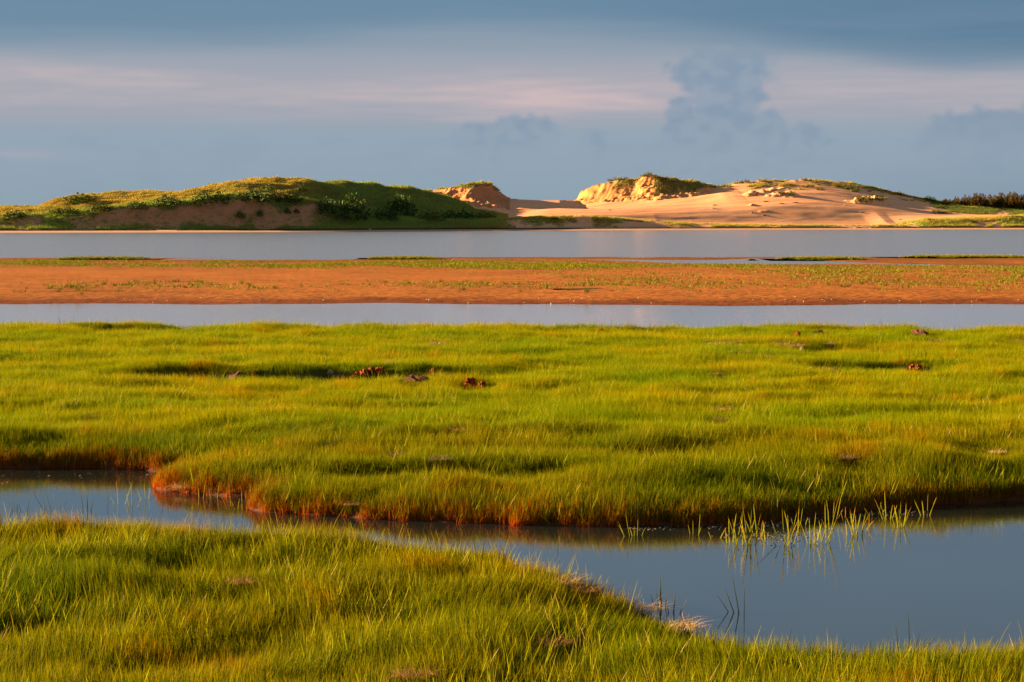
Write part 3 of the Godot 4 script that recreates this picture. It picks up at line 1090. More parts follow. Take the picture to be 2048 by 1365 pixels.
func conifer_crown(sd: int, c0: Color, c1: Color) -> ArrayMesh:
	rng.seed = sd
	var t := Tris.new()
	var tiers := 17
	for k in tiers:
		var f := float(k) / (tiers - 1)
		var y := lerpf(0.10, 0.985, f)
		var reach := 0.27 * pow(1.0 - f, 0.75) + 0.014
		var count := 9 if f < 0.7 else 6
		var a0 := rng.randf() * TAU
		for i in count:
			var a := a0 + TAU * i / count + rng.randf_range(-0.3, 0.3)
			var r := reach * rng.randf_range(0.55, 1.2)
			var out := Vector3(cos(a), 0, sin(a))
			var side := Vector3(-sin(a), 0, cos(a))
			var p0 := Vector3(0, y + 0.02, 0)
			var droop := rng.randf_range(-0.5, 0.15) * r + (0.35 * r if f > 0.8 else 0.0)
			var p1 := p0 + out * r + Vector3(0, droop, 0)
			var c := jit(c0.lerp(c1, rng.randf()), 0.2)
			for s in 3:
				var q := p0.lerp(p1, 0.25 + 0.28 * s)
				var w := r * (0.34 - 0.06 * s)
				var tip := q + out * r * 0.4 + Vector3(0, droop * 0.4, 0)
				t.tri(q - side * w + Vector3(0, -0.012, 0), tip, q + side * w + Vector3(0, -0.012, 0), c, c, c)
				t.tri(q + Vector3(0, 0.022, 0), tip, q + Vector3(0, -0.03, 0), c, c, c)
	return t.mesh()

func add_conifers() -> void:
	var leaf := mat_leaf(Color(0.35, 0.3, 0.15), 0.8)
	var bark := mat_color(Color(0.09, 0.055, 0.035))
	var trunk := CylinderMesh.new()
	trunk.top_radius = 0.004
	trunk.bottom_radius = 0.022
	trunk.height = 1.0
	trunk.radial_segments = 7
	trunk.rings = 1
	var crowns: Array = []
	for k in 5:
		crowns.append(conifer_crown(420 + k, Color(0.0936, 0.06178, 0.01404), [Color(0.2059, 0.1076, 0.02059), Color(0.1591, 0.1076, 0.02059), Color(0.234, 0.1123, 0.0234), Color(0.1217, 0.0936, 0.01872), Color(0.1872, 0.1217, 0.0234)][k]))
	rng.seed = 430
	var spots: Array = []
	for row in 3:
		var px := 1884.0 + row * 3.0
		while px < 2140.0:
			spots.append([px, 150.0 + row * 7.0 + rng.randf_range(-2.0, 2.0), row])
			px += rng.randf_range(4.0, 11.0) * (1.0 if px > 1930 else 0.85)
	var n := 0
	var in_row := [0, 0, 0]
	for s in spots:
		var x := dune_x(s[0], s[1])
		var p := dune_at(x, s[1])
		var top: float = tab([[1880, 400], [1895, 396], [1915, 393], [1948, 389], [1975, 387], [2012, 386], [2048, 384], [2140, 382]], s[0]) + rng.randf_range(-4.5, 8.0) + (2 - (s[2] as int)) * 2.0
		if absf(s[0] - 1948.0) < 3.0 and s[1] < 155.0: top = 385.0
		var h: float = maxf(2.2, at_dist(s[0], top, -p.z).y - p.y)
		var o := thing("conifer_tree", p - Vector3(0, 0.15, 0), rng.randf() * TAU)
		var wide := clampf(h, 3.0, 9.0) * rng.randf_range(1.1, 1.7)
		o.scale = Vector3(wide, h, wide)
		in_row[s[2]] += 1
		var label: String = ordinal(in_row[s[2]]) + " conifer from the left in the " + ["front", "middle", "back"][s[2]] + " row of the stand at the far right"
		tag(o, label, "conifer", "conifers in the stand at the far right")
		put("crown", crowns[n % 5], leaf, o)
		var tr := put("trunk", trunk, bark, o)
		tr.position = Vector3(0, 0.5, 0)
		n += 1

func gull_body() -> ArrayMesh:
	# rings along a bent spine: tail, body, neck, head, bill
	var spine := [[-0.30, 0.20, 0.010, 0.03], [-0.22, 0.215, 0.022, 0.05], [-0.10, 0.23, 0.065, 0.075], [0.02, 0.235, 0.085, 0.085], [0.11, 0.25, 0.07, 0.07], [0.155, 0.30, 0.042, 0.042], [0.175, 0.345, 0.044, 0.042], [0.21, 0.355, 0.034, 0.032], [0.235, 0.35, 0.012, 0.011], [0.285, 0.338, 0.004, 0.004]]
	var t := Tris.new()
	var white := Color(0.82, 0.81, 0.78)
	var grey := Color(0.42, 0.44, 0.47)
	var bill := Color(0.75, 0.5, 0.08)
	for k in spine.size() - 1:
		var a: Array = spine[k]
		var b: Array = spine[k + 1]
		for i in 10:
			var quad: Array = []
			for e in [[a, i], [b, i], [b, i + 1], [a, i + 1]]:
				var w: float = TAU * e[1] / 10.0
				quad.append(Vector3(e[0][0], e[0][1] + sin(w) * e[0][2], cos(w) * e[0][3]))
			var up := sin(TAU * (i + 0.5) / 10.0)
			var c := bill if k >= 7 else (grey if k < 4 and up > 0.25 else white)
			t.tri(quad[0], quad[1], quad[2], c, c, c)
			t.tri(quad[0], quad[2], quad[3], c, c, c)
	return t.mesh()

func add_dune_details() -> void:
	# tussocks of grass on the bare dune: picture x, y
	var m1 := tuft(440, 70, 0.85, 1.15, 0.10, 0.8, 3, Color(0.12, 0.10, 0.025), Color(0.15, 0.145, 0.022), Color(0.25, 0.21, 0.035), 0.35)
	var m2 := tuft(441, 70, 0.85, 1.0, 0.10, 0.9, 3, Color(0.08, 0.08, 0.02), Color(0.09, 0.105, 0.02), Color(0.16, 0.155, 0.025), 0.35)
	var leaf := mat_leaf(Color(0.5, 0.5, 0.25))
	var spots := [[1508, 366], [1524, 364], [1538, 366], [1563, 364], [1579, 371], [1592, 363], [1608, 362], [1618, 362], [1628, 366], [1636, 370], [1640, 381], [1611, 375], [1620, 374], [1649, 365], [1659, 368], [1671, 374], [1679, 368], [1690, 379], [1696, 375], [1700, 369], [1714, 375], [1708, 384], [1727, 377], [1738, 384], [1744, 377], [1768, 383], [1799, 391], [1829, 397], [1567, 374], [1563, 389], [1582, 391], [1712, 402], [1722, 402], [1729, 404], [1740, 403], [1751, 401], [1768, 399], [1720, 399], [1759, 402], [1471, 368], [1481, 367], [1493, 365], [1448, 375], [1427, 376], [1222, 361], [1236, 359], [1252, 357], [1288, 354], [1297, 353], [1310, 357], [1325, 361], [1345, 365]]
	spots.sort_custom(func(a, b): return a[0] < b[0])
	var count := {}
	var n := 0
	for s in spots:
		var p := dune_hit(s[0], s[1])
		var o := put("grass_tussock", m1 if n % 3 else m2, leaf)
		o.position = p
		o.rotation.y = n * 1.7
		var k := 1.0 + 0.35 * sin(n * 2.3)
		o.scale = Vector3(k * 1.6, k * 1.3, k * 1.4)
		var where := "on the big sand dune's crest"
		if s[1] > 385: where = "on eroded humps below the dune crest"
		if s[0] < 1400: where = "along the orange sand cliff's top"
		elif s[0] < 1500: where = "between orange cliff and dune crest"
		elif s[1] > 395: where = "on the undercut hump below the crest"
		count[where] = count.get(where, 0) + 1
		tag(o, ordinal(count[where]) + " grass tussock from the left " + where, "grass tussock", "tussocks of grass on the bare dune " + where)
		n += 1
	# hard crusts and clods left standing by the wind
	var crust := [lump(450, Vector3(1.5, 0.45, 0.8), 0.6, Color(0.30, 0.14, 0.06), Color(0.50, 0.26, 0.11)), lump(451, Vector3(1.1, 0.6, 0.8), 0.7, Color(0.26, 0.12, 0.05), Color(0.48, 0.24, 0.10))]
	var mm := mat_plain(0.95)
	for s in [[1503, 426, "clod of crusted sand with a long shadow low on the bright dune"], [1527, 432, "flat sand crust right of the clod with the long shadow"], [1425, 417, "sloping sand crust in the middle of the bright dune"], [1219, 421, "small sand crust below the saddle between the dunes"], [1170, 417, "sand crust left of another one under the orange cliff"], [1163, 400, "pointed sand heap at the left foot of the orange cliff"], [1722, 426, "flat crust below the undercut hump on the right of the dune"], [1503, 412, "sand crust just above the clod with the long shadow"], [1562, 408, "broken sand crust under the eroded middle humps"], [1590, 406, "sand crust at the right end of the eroded middle humps"], [1530, 404, "sand crust at the left end of the eroded middle humps"], [1512, 388, "rust brown crust on the left of the upper eroded humps"], [1546, 381, "rounded rust lump under the crest of the big dune"], [1689, 411, "row of small crusts left of the undercut hump"], [1800, 440, "lone small clod low on the right of the sand dune"]]:
		var o := put("sand_crust", crust[(s[0] as int) % 2], mm)
		o.position = dune_hit(s[0], s[1])
		o.rotation.y = float(s[0])
		o.scale = Vector3(0.8, 0.6, 0.7)
		if s[0] == 1800 or s[0] == 1689 or s[0] == 1219: o.scale = Vector3.ONE * 0.5
		tag(o, s[2], "sand crust", "wind-cut crusts on the dunes")
	# weed left by the tide along the far beach
	var wrack := Many.new()
	rng.seed = 452
	for i in 5200:
		var x := rng.randf_range(-170.0, 215.0)
		var q := n_hum.get_noise_2d(x * 0.4, 900.0)
		var r := rng.randf()
		var s := rng.randf()
		if r > 0.62 + q: continue
		var p := dune_at(x, 21.0 + 1.2 * n_bar2.get_noise_2d(x, 4.0) + s * 1.6)
		wrack.add(p, r * 20.0, lerpf(0.6, 1.5, s), 0.7 + s * 0.7, 0, 0, Color(1, 1, 1))
	scatter("seaweed_wrack", wrack, lump(453, Vector3(0.6, 0.22, 0.4), 0.7, Color(0.022, 0.014, 0.010), Color(0.05, 0.03, 0.018)), mm, "dark line of seaweed along the far beach", "seaweed")
	# two gulls at the edge of the lagoon
	var body := gull_body()
	var lm := mat_color(Color(0.65, 0.4, 0.3))
	for s in [[1883, 462.6, 0.0, "white gull standing at the water's edge below the conifers"], [740, 461.0, 2.6, "white gull on the far beach below the dark thickets"]]:
		var x := dune_x(s[0], 3.0 if s[0] > 1000 else 14.0)
		var o := thing("gull", dune_at(x, 3.0 if s[0] > 1000 else 14.0) + Vector3(0, 0.0, 0), s[2])
		o.scale = Vector3.ONE * 1.6
		tag(o, s[3], "gull", "gulls on the far shore")
		put("body", body, mat_plain(0.8), o)
		for e in [-0.035, 0.035]:
			var leg := CylinderMesh.new()
			leg.top_radius = 0.006
			leg.bottom_radius = 0.005
			leg.height = 0.18
			leg.radial_segments = 6
			var l := put("leg", leg, lm, o)
			l.position = Vector3(0.02, 0.085, e)

func add_sandbar_things() -> void:
	var leaf := mat_leaf(Color(0.6, 0.6, 0.25))
	# grassy islets along the back of the bar: picture x from, to, y of the foot, height in metres, label
	var turf := tuft(203, 14, 0.16, 0.16, 0.016, 0.35, 2, Color(0.12, 0.104, 0.008), Color(0.136, 0.144, 0.0048), Color(0.2, 0.184, 0.0064), 0.25)
	var n := 0
	for s in [[84, 294, 521.0, 0.22, "long grassy islet at the left end of the sandbar's far edge"], [718, 888, 520.0, 0.20, "grassy islet on the sandbar's far edge under the green dune's foot"], [1553, 1762, 521.5, 0.26, "grassy islet behind the wet pools of the sandbar"], [1796, 2110, 517.5, 0.24, "green grass bank at the right end of the sandbar's far edge"], [1506, 1524, 522.5, 0.12, "tiny dark tuft islet beside the wet pools"]]:
		var d: float = 18000.0 / (s[2] - 436.0)
		var xa: float = (s[0] - 1024.0) / F * d
		var xb: float = (s[1] - 1024.0) / F * d
		var half := (xb - xa) * 0.5
		var o := thing("grass_islet", Vector3((xa + xb) * 0.5, 0.0, -d - 4.0))
		tag(o, s[4], "grass islet", "grassy islets on the sandbar")
		var deep := 5.0 if half > 2.0 else 1.0
		var h_of := func(u: float, w: float) -> float:
			var e := 1.0 - sqrt(u * u + w * w) + 0.22 * n_bar2.get_noise_2d(u * 11.0 + n * 50.0, w * 9.0)
			return -0.03 + (s[3] as float) * smoothstep(0.0, 0.4, e)
		var v := PackedVector3Array()
		var c := PackedColorArray()
		for j in 15:
			for i in 41:
				var u := (i - 20) / 20.0 * 1.15
				var w := (j - 7) / 7.0 * 1.15
				v.append(Vector3(u * half, h_of.call(u, w) * 0.8 + 0.03, w * deep))
				c.append(Color(0.30, 0.115, 0.025))
		put("mound", grid_mesh(v, c, 41, 15), mat_plain(0.95), o)
		var many := Many.new()
		rng.seed = 210 + n
		for i in int(60.0 * half * deep):
			var u := rng.randf_range(-1.1, 1.1)
			var w := rng.randf_range(-1.1, 1.1)
			var r := rng.randf()
			var h: float = h_of.call(u, w)
			if h < 0.03: continue
			many.add(Vector3(u * half, h * 0.8 + 0.02, w * deep), r * TAU, 1.0, 0.6 + 0.7 * r, 0.1, 0, Color(1.0 + 0.3 * (r - 0.5), 1, 1))
		var mi := scatter("turf", many, turf, leaf, "", "")
		remove_child(mi)
		mi.name = "turf"
		mi.set_meta("kind", "stuff")
		o.add_child(mi, true)
		n += 1
	# single plants on the bare sand above the channel
	var p1 := tuft(220, 26, 0.13, 0.24, 0.022, 0.8, 3, Color(0.104, 0.08, 0.012), Color(0.128, 0.12, 0.008), Color(0.192, 0.16, 0.0096), 0.3)
	var p2 := tuft(221, 18, 0.11, 0.30, 0.018, 0.5, 3, Color(0.104, 0.08, 0.012), Color(0.144, 0.128, 0.008), Color(0.216, 0.176, 0.0096), 0.3)
	var p3 := tuft(222, 24, 0.12, 0.2, 0.025, 0.9, 3, Color(0.08, 0.04, 0.012), Color(0.104, 0.056, 0.012), Color(0.128, 0.08, 0.012), 0.3)
	rng.seed = 222
	var at: Array = []
	for i in 100: at.append(rng.randf_range(10.0, 2040.0) if i % 3 else rng.randf_range(50.0, 560.0))
	at.sort()
	var tally := [0, 0, 0]
	for i in 100:
		var px: float = at[i]
		var py := 571.0 + 17.0 * rng.randf() * rng.randf() + 4.0 * sin(px * 0.013)
		var g := ground_at(px, py, 0.2)
		g.y = bar_height(g.x, -g.z) - 0.01
		var k := rng.randf()
		var o := put("sandbar_plant", p3 if k > 0.9 else (p1 if k > 0.45 else p2), leaf)
		o.position = g
		o.rotation.y = k * 40.0
		o.scale = Vector3.ONE * rng.randf_range(0.6, 1.25)
		var sort := 2 if k > 0.9 else (1 if k > 0.45 else 0)
		tally[sort] += 1
		tag(o, ordinal(tally[sort]) + " " + ["thin upright green", "low bushy green", "small brown"][sort] + " plant from the left on the orange sandbar", "plant", "single plants on the sandbar")
	# white shells scattered along the waterline
	var sh := lump(230, Vector3(0.026, 0.013, 0.022), 0.25, Color(0.62, 0.58, 0.52), Color(0.78, 0.75, 0.70))
	var mm := mat_plain(0.6)
	rng.seed = 231
	for i in 60:
		var px := rng.randf_range(0.0, 2048.0)
		if i % 2: px = [300.0, 560.0, 1110.0, 1500.0, 1680.0][i % 5] + rng.randfn() * 110.0
		var g := ground_at(px, rng.randf_range(599.0, 606.5), 0.05)
		g.y = bar_height(g.x, -g.z) + 0.01
		var o := put("white_shell", sh, mm)
		o.position = g
		o.rotation.y = rng.randf() * TAU
		o.scale = Vector3.ONE * rng.randf_range(0.6, 1.3)
		tag(o, "tiny white shell lying on wet sand at the channel's far edge", "shell", "white shells along the channel")
	# driftwood in a shallow scour
	var g2 := ground_at(1165, 584, 0.2)
	g2.y = bar_height(g2.x, -g2.z) + 0.02
	var stick := Tris.new()
	for q in 6:
		var a := TAU * q / 6.0
		stick.blade(Vector3(-1.5, sin(a) * 0.03, cos(a) * 0.03), Vector3(1, 0.02, 0.25).normalized(), Vector3(0, cos(a), -sin(a)), 2.9, 0.05, Vector3(0, 0.05, 0.35), 5, Color(0.07, 0.045, 0.03), Color(0.10, 0.065, 0.04), Color(0.08, 0.05, 0.03))
	var o2 := put("driftwood", stick.mesh(), mm)
	o2.position = g2
	tag(o2, "dark bent driftwood stick lying on the orange sand above the channel", "driftwood")

func add_reeds() -> void:
	var mats := [mat_leaf(Color(0.7, 0.7, 0.25), 0.6), mat_leaf(Color(0.4, 0.4, 0.2), 0.6)]
	# picture x, y of the foot in the water, height in pixels, blades, spread, tone (0 yellow, 1 dark), label
	var right := "reeds before the shaded bank at the right"
	for s in [
		[29, 1021, 28, 5, 0.25, 1, "leftmost clump of short dark reeds in the left arm of the pond"], [47, 1024, 28, 2, 0.2, 1, "pair of short dark reeds beside the leftmost clump"], [88, 1027, 25, 3, 0.3, 1, "three short dark reeds left of the tall dark clump"],
		[100, 1024, 54, 4, 0.35, 1, "tall dark reed clump leaning left in the left arm of the pond"], [114, 1024, 27, 3, 0.25, 1, "short dark reeds just right of the tall leaning clump"], [176, 1021, 44, 5, 0.2, 1, "upright dark reed clump with a green stem in the left arm of the pond"],
		[218, 1022, 36, 1, 0.05, 1, "single upright reed between the dark clumps and the bank"], [239, 1009, 46, 3, 0.5, 0, "three crossing reeds off the corner of the left bank"], [265, 1012, 46, 3, 0.4, 0, "splayed reeds just right of the three crossing ones"], [290, 998, 32, 3, 0.3, 0, "small reeds nearest the tip of the first grassy point"],
		[401, 996, 34, 2, 0.2, 0, "pair of yellow reeds in front of the first rusty point"], [429, 998, 34, 2, 0.15, 0, "pair of reeds right of the middle of the first rusty point"], [466, 1019, 40, 3, 0.35, 0, "three reeds in the nook between the two grassy points"], [480, 1019, 38, 2, 0.15, 0, "upright pair of reeds touching the tip of the second grassy point"],
		[1113, 1050, 44, 4, 0.8, 0, "splayed yellow reed clump at the foot of the bank left of the open pond"], [1258, 1073, 46, 4, 0.35, 0, "yellow reed clump leaning left, left of a smaller one"], [1275, 1072, 32, 3, 0.4, 0, "small forked reed clump beside the left leaning one"], [1349, 1048, 26, 3, 0.25, 0, "small reed clump against the bank among floating scum"], [1391, 1070, 40, 4, 0.3, 0, "narrow reed clump left of the big reed bed"], [1430, 1077, 23, 2, 0.6, 0, "bent pair of reeds at the left edge of the reed bed"],
		[1465, 1086, 55, 4, 0.15, 0, "leftmost upright clump of the big reed bed"], [1484, 1090, 62, 5, 0.35, 0, "dense clump second from the left in the big reed bed"], [1500, 1091, 80, 5, 0.25, 0, "tallest upright clump in the left half of the reed bed"], [1517, 1072, 60, 5, 0.35, 0, "tall clump just behind the tallest one of the reed bed"], [1530, 1080, 36, 3, 0.2, 0, "low clump between the reed bed's two dense halves"],
		[1568, 1092, 74, 5, 0.6, 0, "reed clump with one long blade bent far to the left"], [1581, 1093, 62, 4, 0.3, 0, "straight reed clump touching the one with the long bent blade"], [1587, 1068, 54, 2, 0.05, 0, "single tall upright reed pair behind the bent clump"], [1555, 1040, 42, 3, 0.3, 0, "thin reeds near the bank behind the reed bed"], [1607, 1040, 52, 2, 0.1, 1, "two thin dark reeds against the shaded bank"], [1600, 1052, 34, 4, 0.3, 0, "loose small reeds behind the densest clump"],
		[1625, 1088, 58, 7, 0.35, 0, "densest leafy clump in the middle of the reed bed"], [1638, 1085, 42, 4, 0.3, 0, "low clump at the right flank of the densest one"], [1653, 1085, 84, 4, 0.22, 0, "tall slender clump at the front right of the reed bed"], [1668, 1042, 54, 4, 0.3, 0, "tall clump near the bank right of the reed bed's middle"], [1662, 1062, 40, 3, 0.4, 0, "small clump between the tall slender one and the bank"],
		[1692, 1044, 27, 3, 0.2, 0, "short reddish reeds right of the reed bed"], [1703, 1071, 52, 4, 0.2, 0, "upright clump at the left of the second group of reeds"], [1715, 1071, 50, 5, 0.2, 0, "upright clump in the middle of the second group of reeds"], [1723, 1060, 38, 3, 0.4, 0, "right leaning clump of the second group of reeds"], [1738, 1054, 26, 1, 0.05, 0, "single short orange reed right of the second group"],
		[1752, 1032, 28, 4, 0.7, 0, "wide forked reeds close to the shaded bank"], [1776, 1041, 54, 5, 0.45, 0, "wide V shaped reed clump by the shaded bank"], [1800, 1056, 48, 5, 0.45, 0, "branching clump right of the wide V shaped one"], [1806, 1044, 36, 4, 0.3, 0, "small upright clump behind the branching one"], [1813, 1056, 15, 2, 0.3, 0, "tiny pair of reeds at the right end of the reeds"], [1852, 1031, 42, 4, 0.5, 0, "rightmost reed clump, alone before the dark bank"],
		[1320, 1214, 58, 5, 0.2, 1, "dark reed clump rising behind the straw covered near bank"], [1342, 1226, 36, 4, 0.7, 1, "dark leaning reeds behind the near bank's straw tufts"], [1475, 1226, 74, 4, 0.42, 1, "lone dark splayed reed clump in open water near the near bank"]]:
		var g := ground_at(s[0], s[1], 0.0)
		var unit: float = -g.z / F
		var o := thing("reed_clump", g)
		tag(o, s[6], "reed clump", "reed clumps standing in the pond" if s[0] < 1400 else right)
		rng.seed = 500 + (s[0] as int) * 3 + (s[1] as int)
		var lean := rng.randf_range(-0.2, 0.2)
		if s[0] == 100 or s[0] == 1258 or s[0] == 1475: lean = -0.42
		if s[0] == 1723: lean = 0.4
		for k in s[3]:
			var f: float = 0.0 if s[3] == 1 else (float(k) / (s[3] - 1) - 0.5) * 2.0
			var dir := Vector3(lean * 0.7 + f * s[4] * 0.6 + rng.randf_range(-0.06, 0.06), 1.0, rng.randf_range(-0.25, 0.25)).normalized()
			var length: float = s[2] * unit * (rng.randf_range(0.45, 1.05) if k != s[3] / 2 else 1.15)
			if s[0] == 1568 and k == 0:
				dir = Vector3(-0.95, 1.0, 0).normalized()
				length = 68.0 * unit
			var a := rng.randf_range(0.45, 1.1)
			var t := Tris.new()
			var tip: Color = Color(0.36, 0.288, 0.00864) if rng.randf() > 0.3 else Color(0.396, 0.144, 0.0144)
			var low := Color(0.216, 0.1872, 0.00432)
			var mid := Color(0.288, 0.2592, 0.00576)
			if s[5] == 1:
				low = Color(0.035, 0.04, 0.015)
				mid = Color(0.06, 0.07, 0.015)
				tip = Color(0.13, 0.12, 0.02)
			if s[0] == 1738 or s[0] == 1692:
				mid = Color(0.35, 0.12, 0.015)
			var base := Vector3(f * 0.05 + rng.randf_range(-0.025, 0.025), -0.06, rng.randf_range(-0.04, 0.04))
			var bend := Vector3(f * 0.05 + rng.randf_range(-0.04, 0.04), -0.01, 0) * length * 1.5
			var wide := rng.randf_range(0.010, 0.018) * (1.1 if s[5] == 0 else 1.0)
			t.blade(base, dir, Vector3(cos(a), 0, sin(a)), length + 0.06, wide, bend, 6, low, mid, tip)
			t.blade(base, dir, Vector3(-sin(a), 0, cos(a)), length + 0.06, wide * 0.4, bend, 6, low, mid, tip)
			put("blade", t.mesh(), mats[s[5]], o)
	# scum and bits of leaf afloat under the far bank
	var bits := Many.new()
	rng.seed = 560
	for i in 620:
		var px := 0.0
		var py := 0.0
		var k := i % 5
		if k < 2:
			px = rng.randf_range(1260.0, 1560.0)
			py = 1051.0 + rng.randfn() * 2.5 + (6.0 if px < 1350 else 0.0)
		elif k == 2:
			px = 1540.0 + rng.randfn() * 45.0
			py = 1075.0 + rng.randfn() * 5.0
		elif k == 3:
			px = rng.randf_range(1560.0, 1850.0)
			py = lerpf(1046.0, 1024.0, (px - 1560.0) / 290.0) + rng.randfn() * 3.0
		else:
			px = rng.randf_range(-20.0, 420.0)
			py = lerpf(940.0, 950.0, px / 420.0) + rng.randf() * rng.randf() * 40.0
			if i % 3: continue
		var g := ground_at(px, py, 0.0)
		if seg_dist(Vector2(g.x, g.z)) > -0.05: continue
		g.y = 0.004
		var r := rng.randf()
		bits.add(g, r * TAU, lerpf(0.4, 1.3, r * r), 1.0, 0, 0, Color(1, 1, 1) * (0.4 + 0.9 * r * r))
	scatter("floating_debris", bits, lump(561, Vector3(0.02, 0.004, 0.014), 0.4, Color(0.10, 0.075, 0.055), Color(0.24, 0.20, 0.16)), mat_plain(0.9), "pale scum and leaf bits afloat below the pond's far bank", "debris")

# picture x, y, width in pixels, kind, label
const STRAW := [[586, 678, 22, 0, "small pale straw tuft in the upper left of the meadow"], [875, 684, 34, 0, "tall pale straw tuft between two dark hollows near the channel"], [785, 720, 36, 1, "pale straw heap in the meadow above the long dark scarp"], [375, 650, 26, 2, "buff straw tuft on the meadow's edge by the channel"], [322, 656, 30, 2, "brown straw beside the dark hollow near the channel"], [1425, 684, 30, 1, "left of two flattened pale straw heaps near the channel"], [1452, 683, 34, 1, "right of two flattened pale straw heaps near the channel"], [1474, 679, 18, 0, "upright pale tuft right of the flattened straw heaps"], [1564, 686, 40, 1, "wide flat straw patch in the upper right meadow"], [1592, 687, 30, 1, "small straw patch beside the wide flat one"], [1661, 683, 22, 0, "bright upright straw tuft in the upper right meadow"], [1465, 698, 18, 1, "little straw tuft below the flattened heaps"], [1494, 698, 26, 2, "brownish straw tuft below the upright pale one"], [1539, 708, 18, 1, "faint straw tuft left of a dark hollow"], [1586, 706, 16, 0, "whitish tuft at the left end of a dark hollow"], [1874, 679, 44, 2, "rust coloured mound of dead grass near the channel"], [2034, 678, 40, 2, "rust coloured dead grass at the right edge near the channel"], [1434, 744, 24, 1, "buff straw in the middle of the right meadow"], [180, 824, 36, 2, "brown bent straw arch in the left meadow"], [110, 724, 26, 2, "dull straw at the left below the channel"], [660, 882, 26, 1, "pinkish straw in the meadow above the second point"], [795, 903, 44, 1, "left of two pinkish straw heaps above the pond"], [880, 908, 44, 1, "right of two pinkish straw heaps above the pond"], [910, 852, 46, 2, "flat brown straw in the middle of the meadow"], [1396, 793, 26, 2, "reddish straw on the right side of the meadow"], [1444, 812, 44, 2, "wide reddish straw beside a dark hollow"], [1440, 832, 40, 1, "pale flattened stalks below the wide reddish straw"], [1696, 905, 34, 1, "pale straw above the shaded bank on the right"], [1994, 897, 36, 1, "pale straw at the right edge above the shaded bank"], [366, 966, 40, 0, "straw lying on the tip of the first rusty point"], [700, 1003, 34, 2, "dead stalks standing on the second point's edge"],
		[1130, 1162, 52, 0, "straw mat crowning the near bank, left of the others"], [1175, 1178, 40, 2, "brown straw on the near bank beside the straw mat"], [1255, 1192, 40, 1, "thin straw on the near bank where it turns down"], [1292, 1216, 56, 0, "shaggy straw tuft left of the biggest one on the near bank"], [1362, 1252, 64, 0, "biggest shaggy straw tuft on the near bank"], [1665, 1285, 48, 2, "pinkish dead stalks on the near bank at the lower right"], [480, 1160, 40, 2, "brown dead grass in the near hollow at the left"], [1110, 1290, 54, 2, "dark brown dead grass in the near hollow at the bottom"], [830, 1345, 60, 2, "brown dead grass at the bottom edge of the picture"]]
# picture x, y, kind, label
const CLODS := [[728, 752, 0, "largest rust red peat clod in the long dark scarp"], [742, 746, 1, "small bright red clod leaning on the largest one"], [712, 756, 1, "red clod at the left foot of the largest one"], [760, 754, 0, "red clod right of the largest one behind grass"], [866, 756, 0, "rust red clod group at the right of the long scarp"], [885, 754, 1, "small red clod beside the right hand group"], [832, 758, 2, "dark peat lump left of the right hand clods"], [440, 762, 2, "dark brown peat slab in the left half of the scarp"], [470, 762, 2, "second dark peat slab in the left half of the scarp"], [508, 756, 1, "small rusty clod between the slab and the red clods"], [965, 768, 1, "low rusty clod at the right end of the scarp"], [940, 765, 0, "rusty clod among tall grass near the scarp's right end"], [1826, 737, 1, "left of two bright orange clods in the right meadow"], [1838, 736, 1, "right of two bright orange clods in the right meadow"], [1655, 742, 2, "grey brown peat slab left of the bright orange clods"], [1620, 738, 3, "pale weathered clod at the left end of the slab's hollow"], [1604, 697, 3, "pale clod beside the whitish tuft in the upper right"], [1200, 664, 0, "rusty clod near the channel in the middle of the meadow"], [240, 664, 2, "dark peat lump in the hollow near the channel at the left"], [1640, 668, 2, "dark peat lump near the channel on the right"], [1840, 664, 2, "long dark peat lump near the channel at the far right"], [1595, 672, 0, "small rusty peak near the channel on the right"], [660, 746, 3, "tiny pale clod on the scarp's rim"]]

func spot_on_marsh(px: float, py: float, above: float) -> Vector3:
	# walk along the line of sight to the turf's surface
	var eye := Vector3(0, EYE, 0)
	var dir := at_dist(px, py, 1.0) - eye
	var p := eye + dir * 16.0
	for k in 660:
		p = eye + dir * (16.0 + k * 0.1)
		if p.y <= mgrid(mh, p.x, p.z) + above: break
	return marsh_at(p.x, p.z)

func clear_spots() -> void:
	# thin turf on the floor of the deeper hollows
	for d in dips:
		if d[4] < 0.15: continue
		var deep: float = (d[4] - 0.07) * 3.0
		for j in range(int((MZ0 - d[1] - d[3] * 2.0) / MSTEP), int((MZ0 - d[1] + d[3] * 1.2) / MSTEP)):
			for i in range(int((d[0] - d[2] * 1.2 - MX0) / MSTEP), int((d[0] + d[2] * 1.2 - MX0) / MSTEP)):
				if i < 0 or j < 0 or i >= mcols or j >= mrows: continue
				var x := MX0 + i * MSTEP
				var dx: float = (x - d[0]) / d[2]
				var u: float = ((MZ0 - j * MSTEP) - d[1]) / d[3] + n_edge.get_noise_2d(x * 0.8, d[1] * 7.0) * 0.5
				var w := sstep(-0.9, -0.6, u) * sstep(1.6, 0.3, u) * (1.0 - sstep(0.6, 1.1, absf(dx)))
				var k := j * mcols + i
				mcut[k] = minf(mcut[k], 1.0 - clampf(deep, 0.0, 0.65) * w)
	for s in STRAW:
		var p := spot_on_marsh(s[0], s[1], 0.2)
		clear_turf(p, s[2] * 0.5 * -p.z / F, 0.5)
	for s in CLODS:
		var p := spot_on_marsh(s[0], s[1], 0.12)
		clear_turf(p, 0.32, 0.15, 2.4)

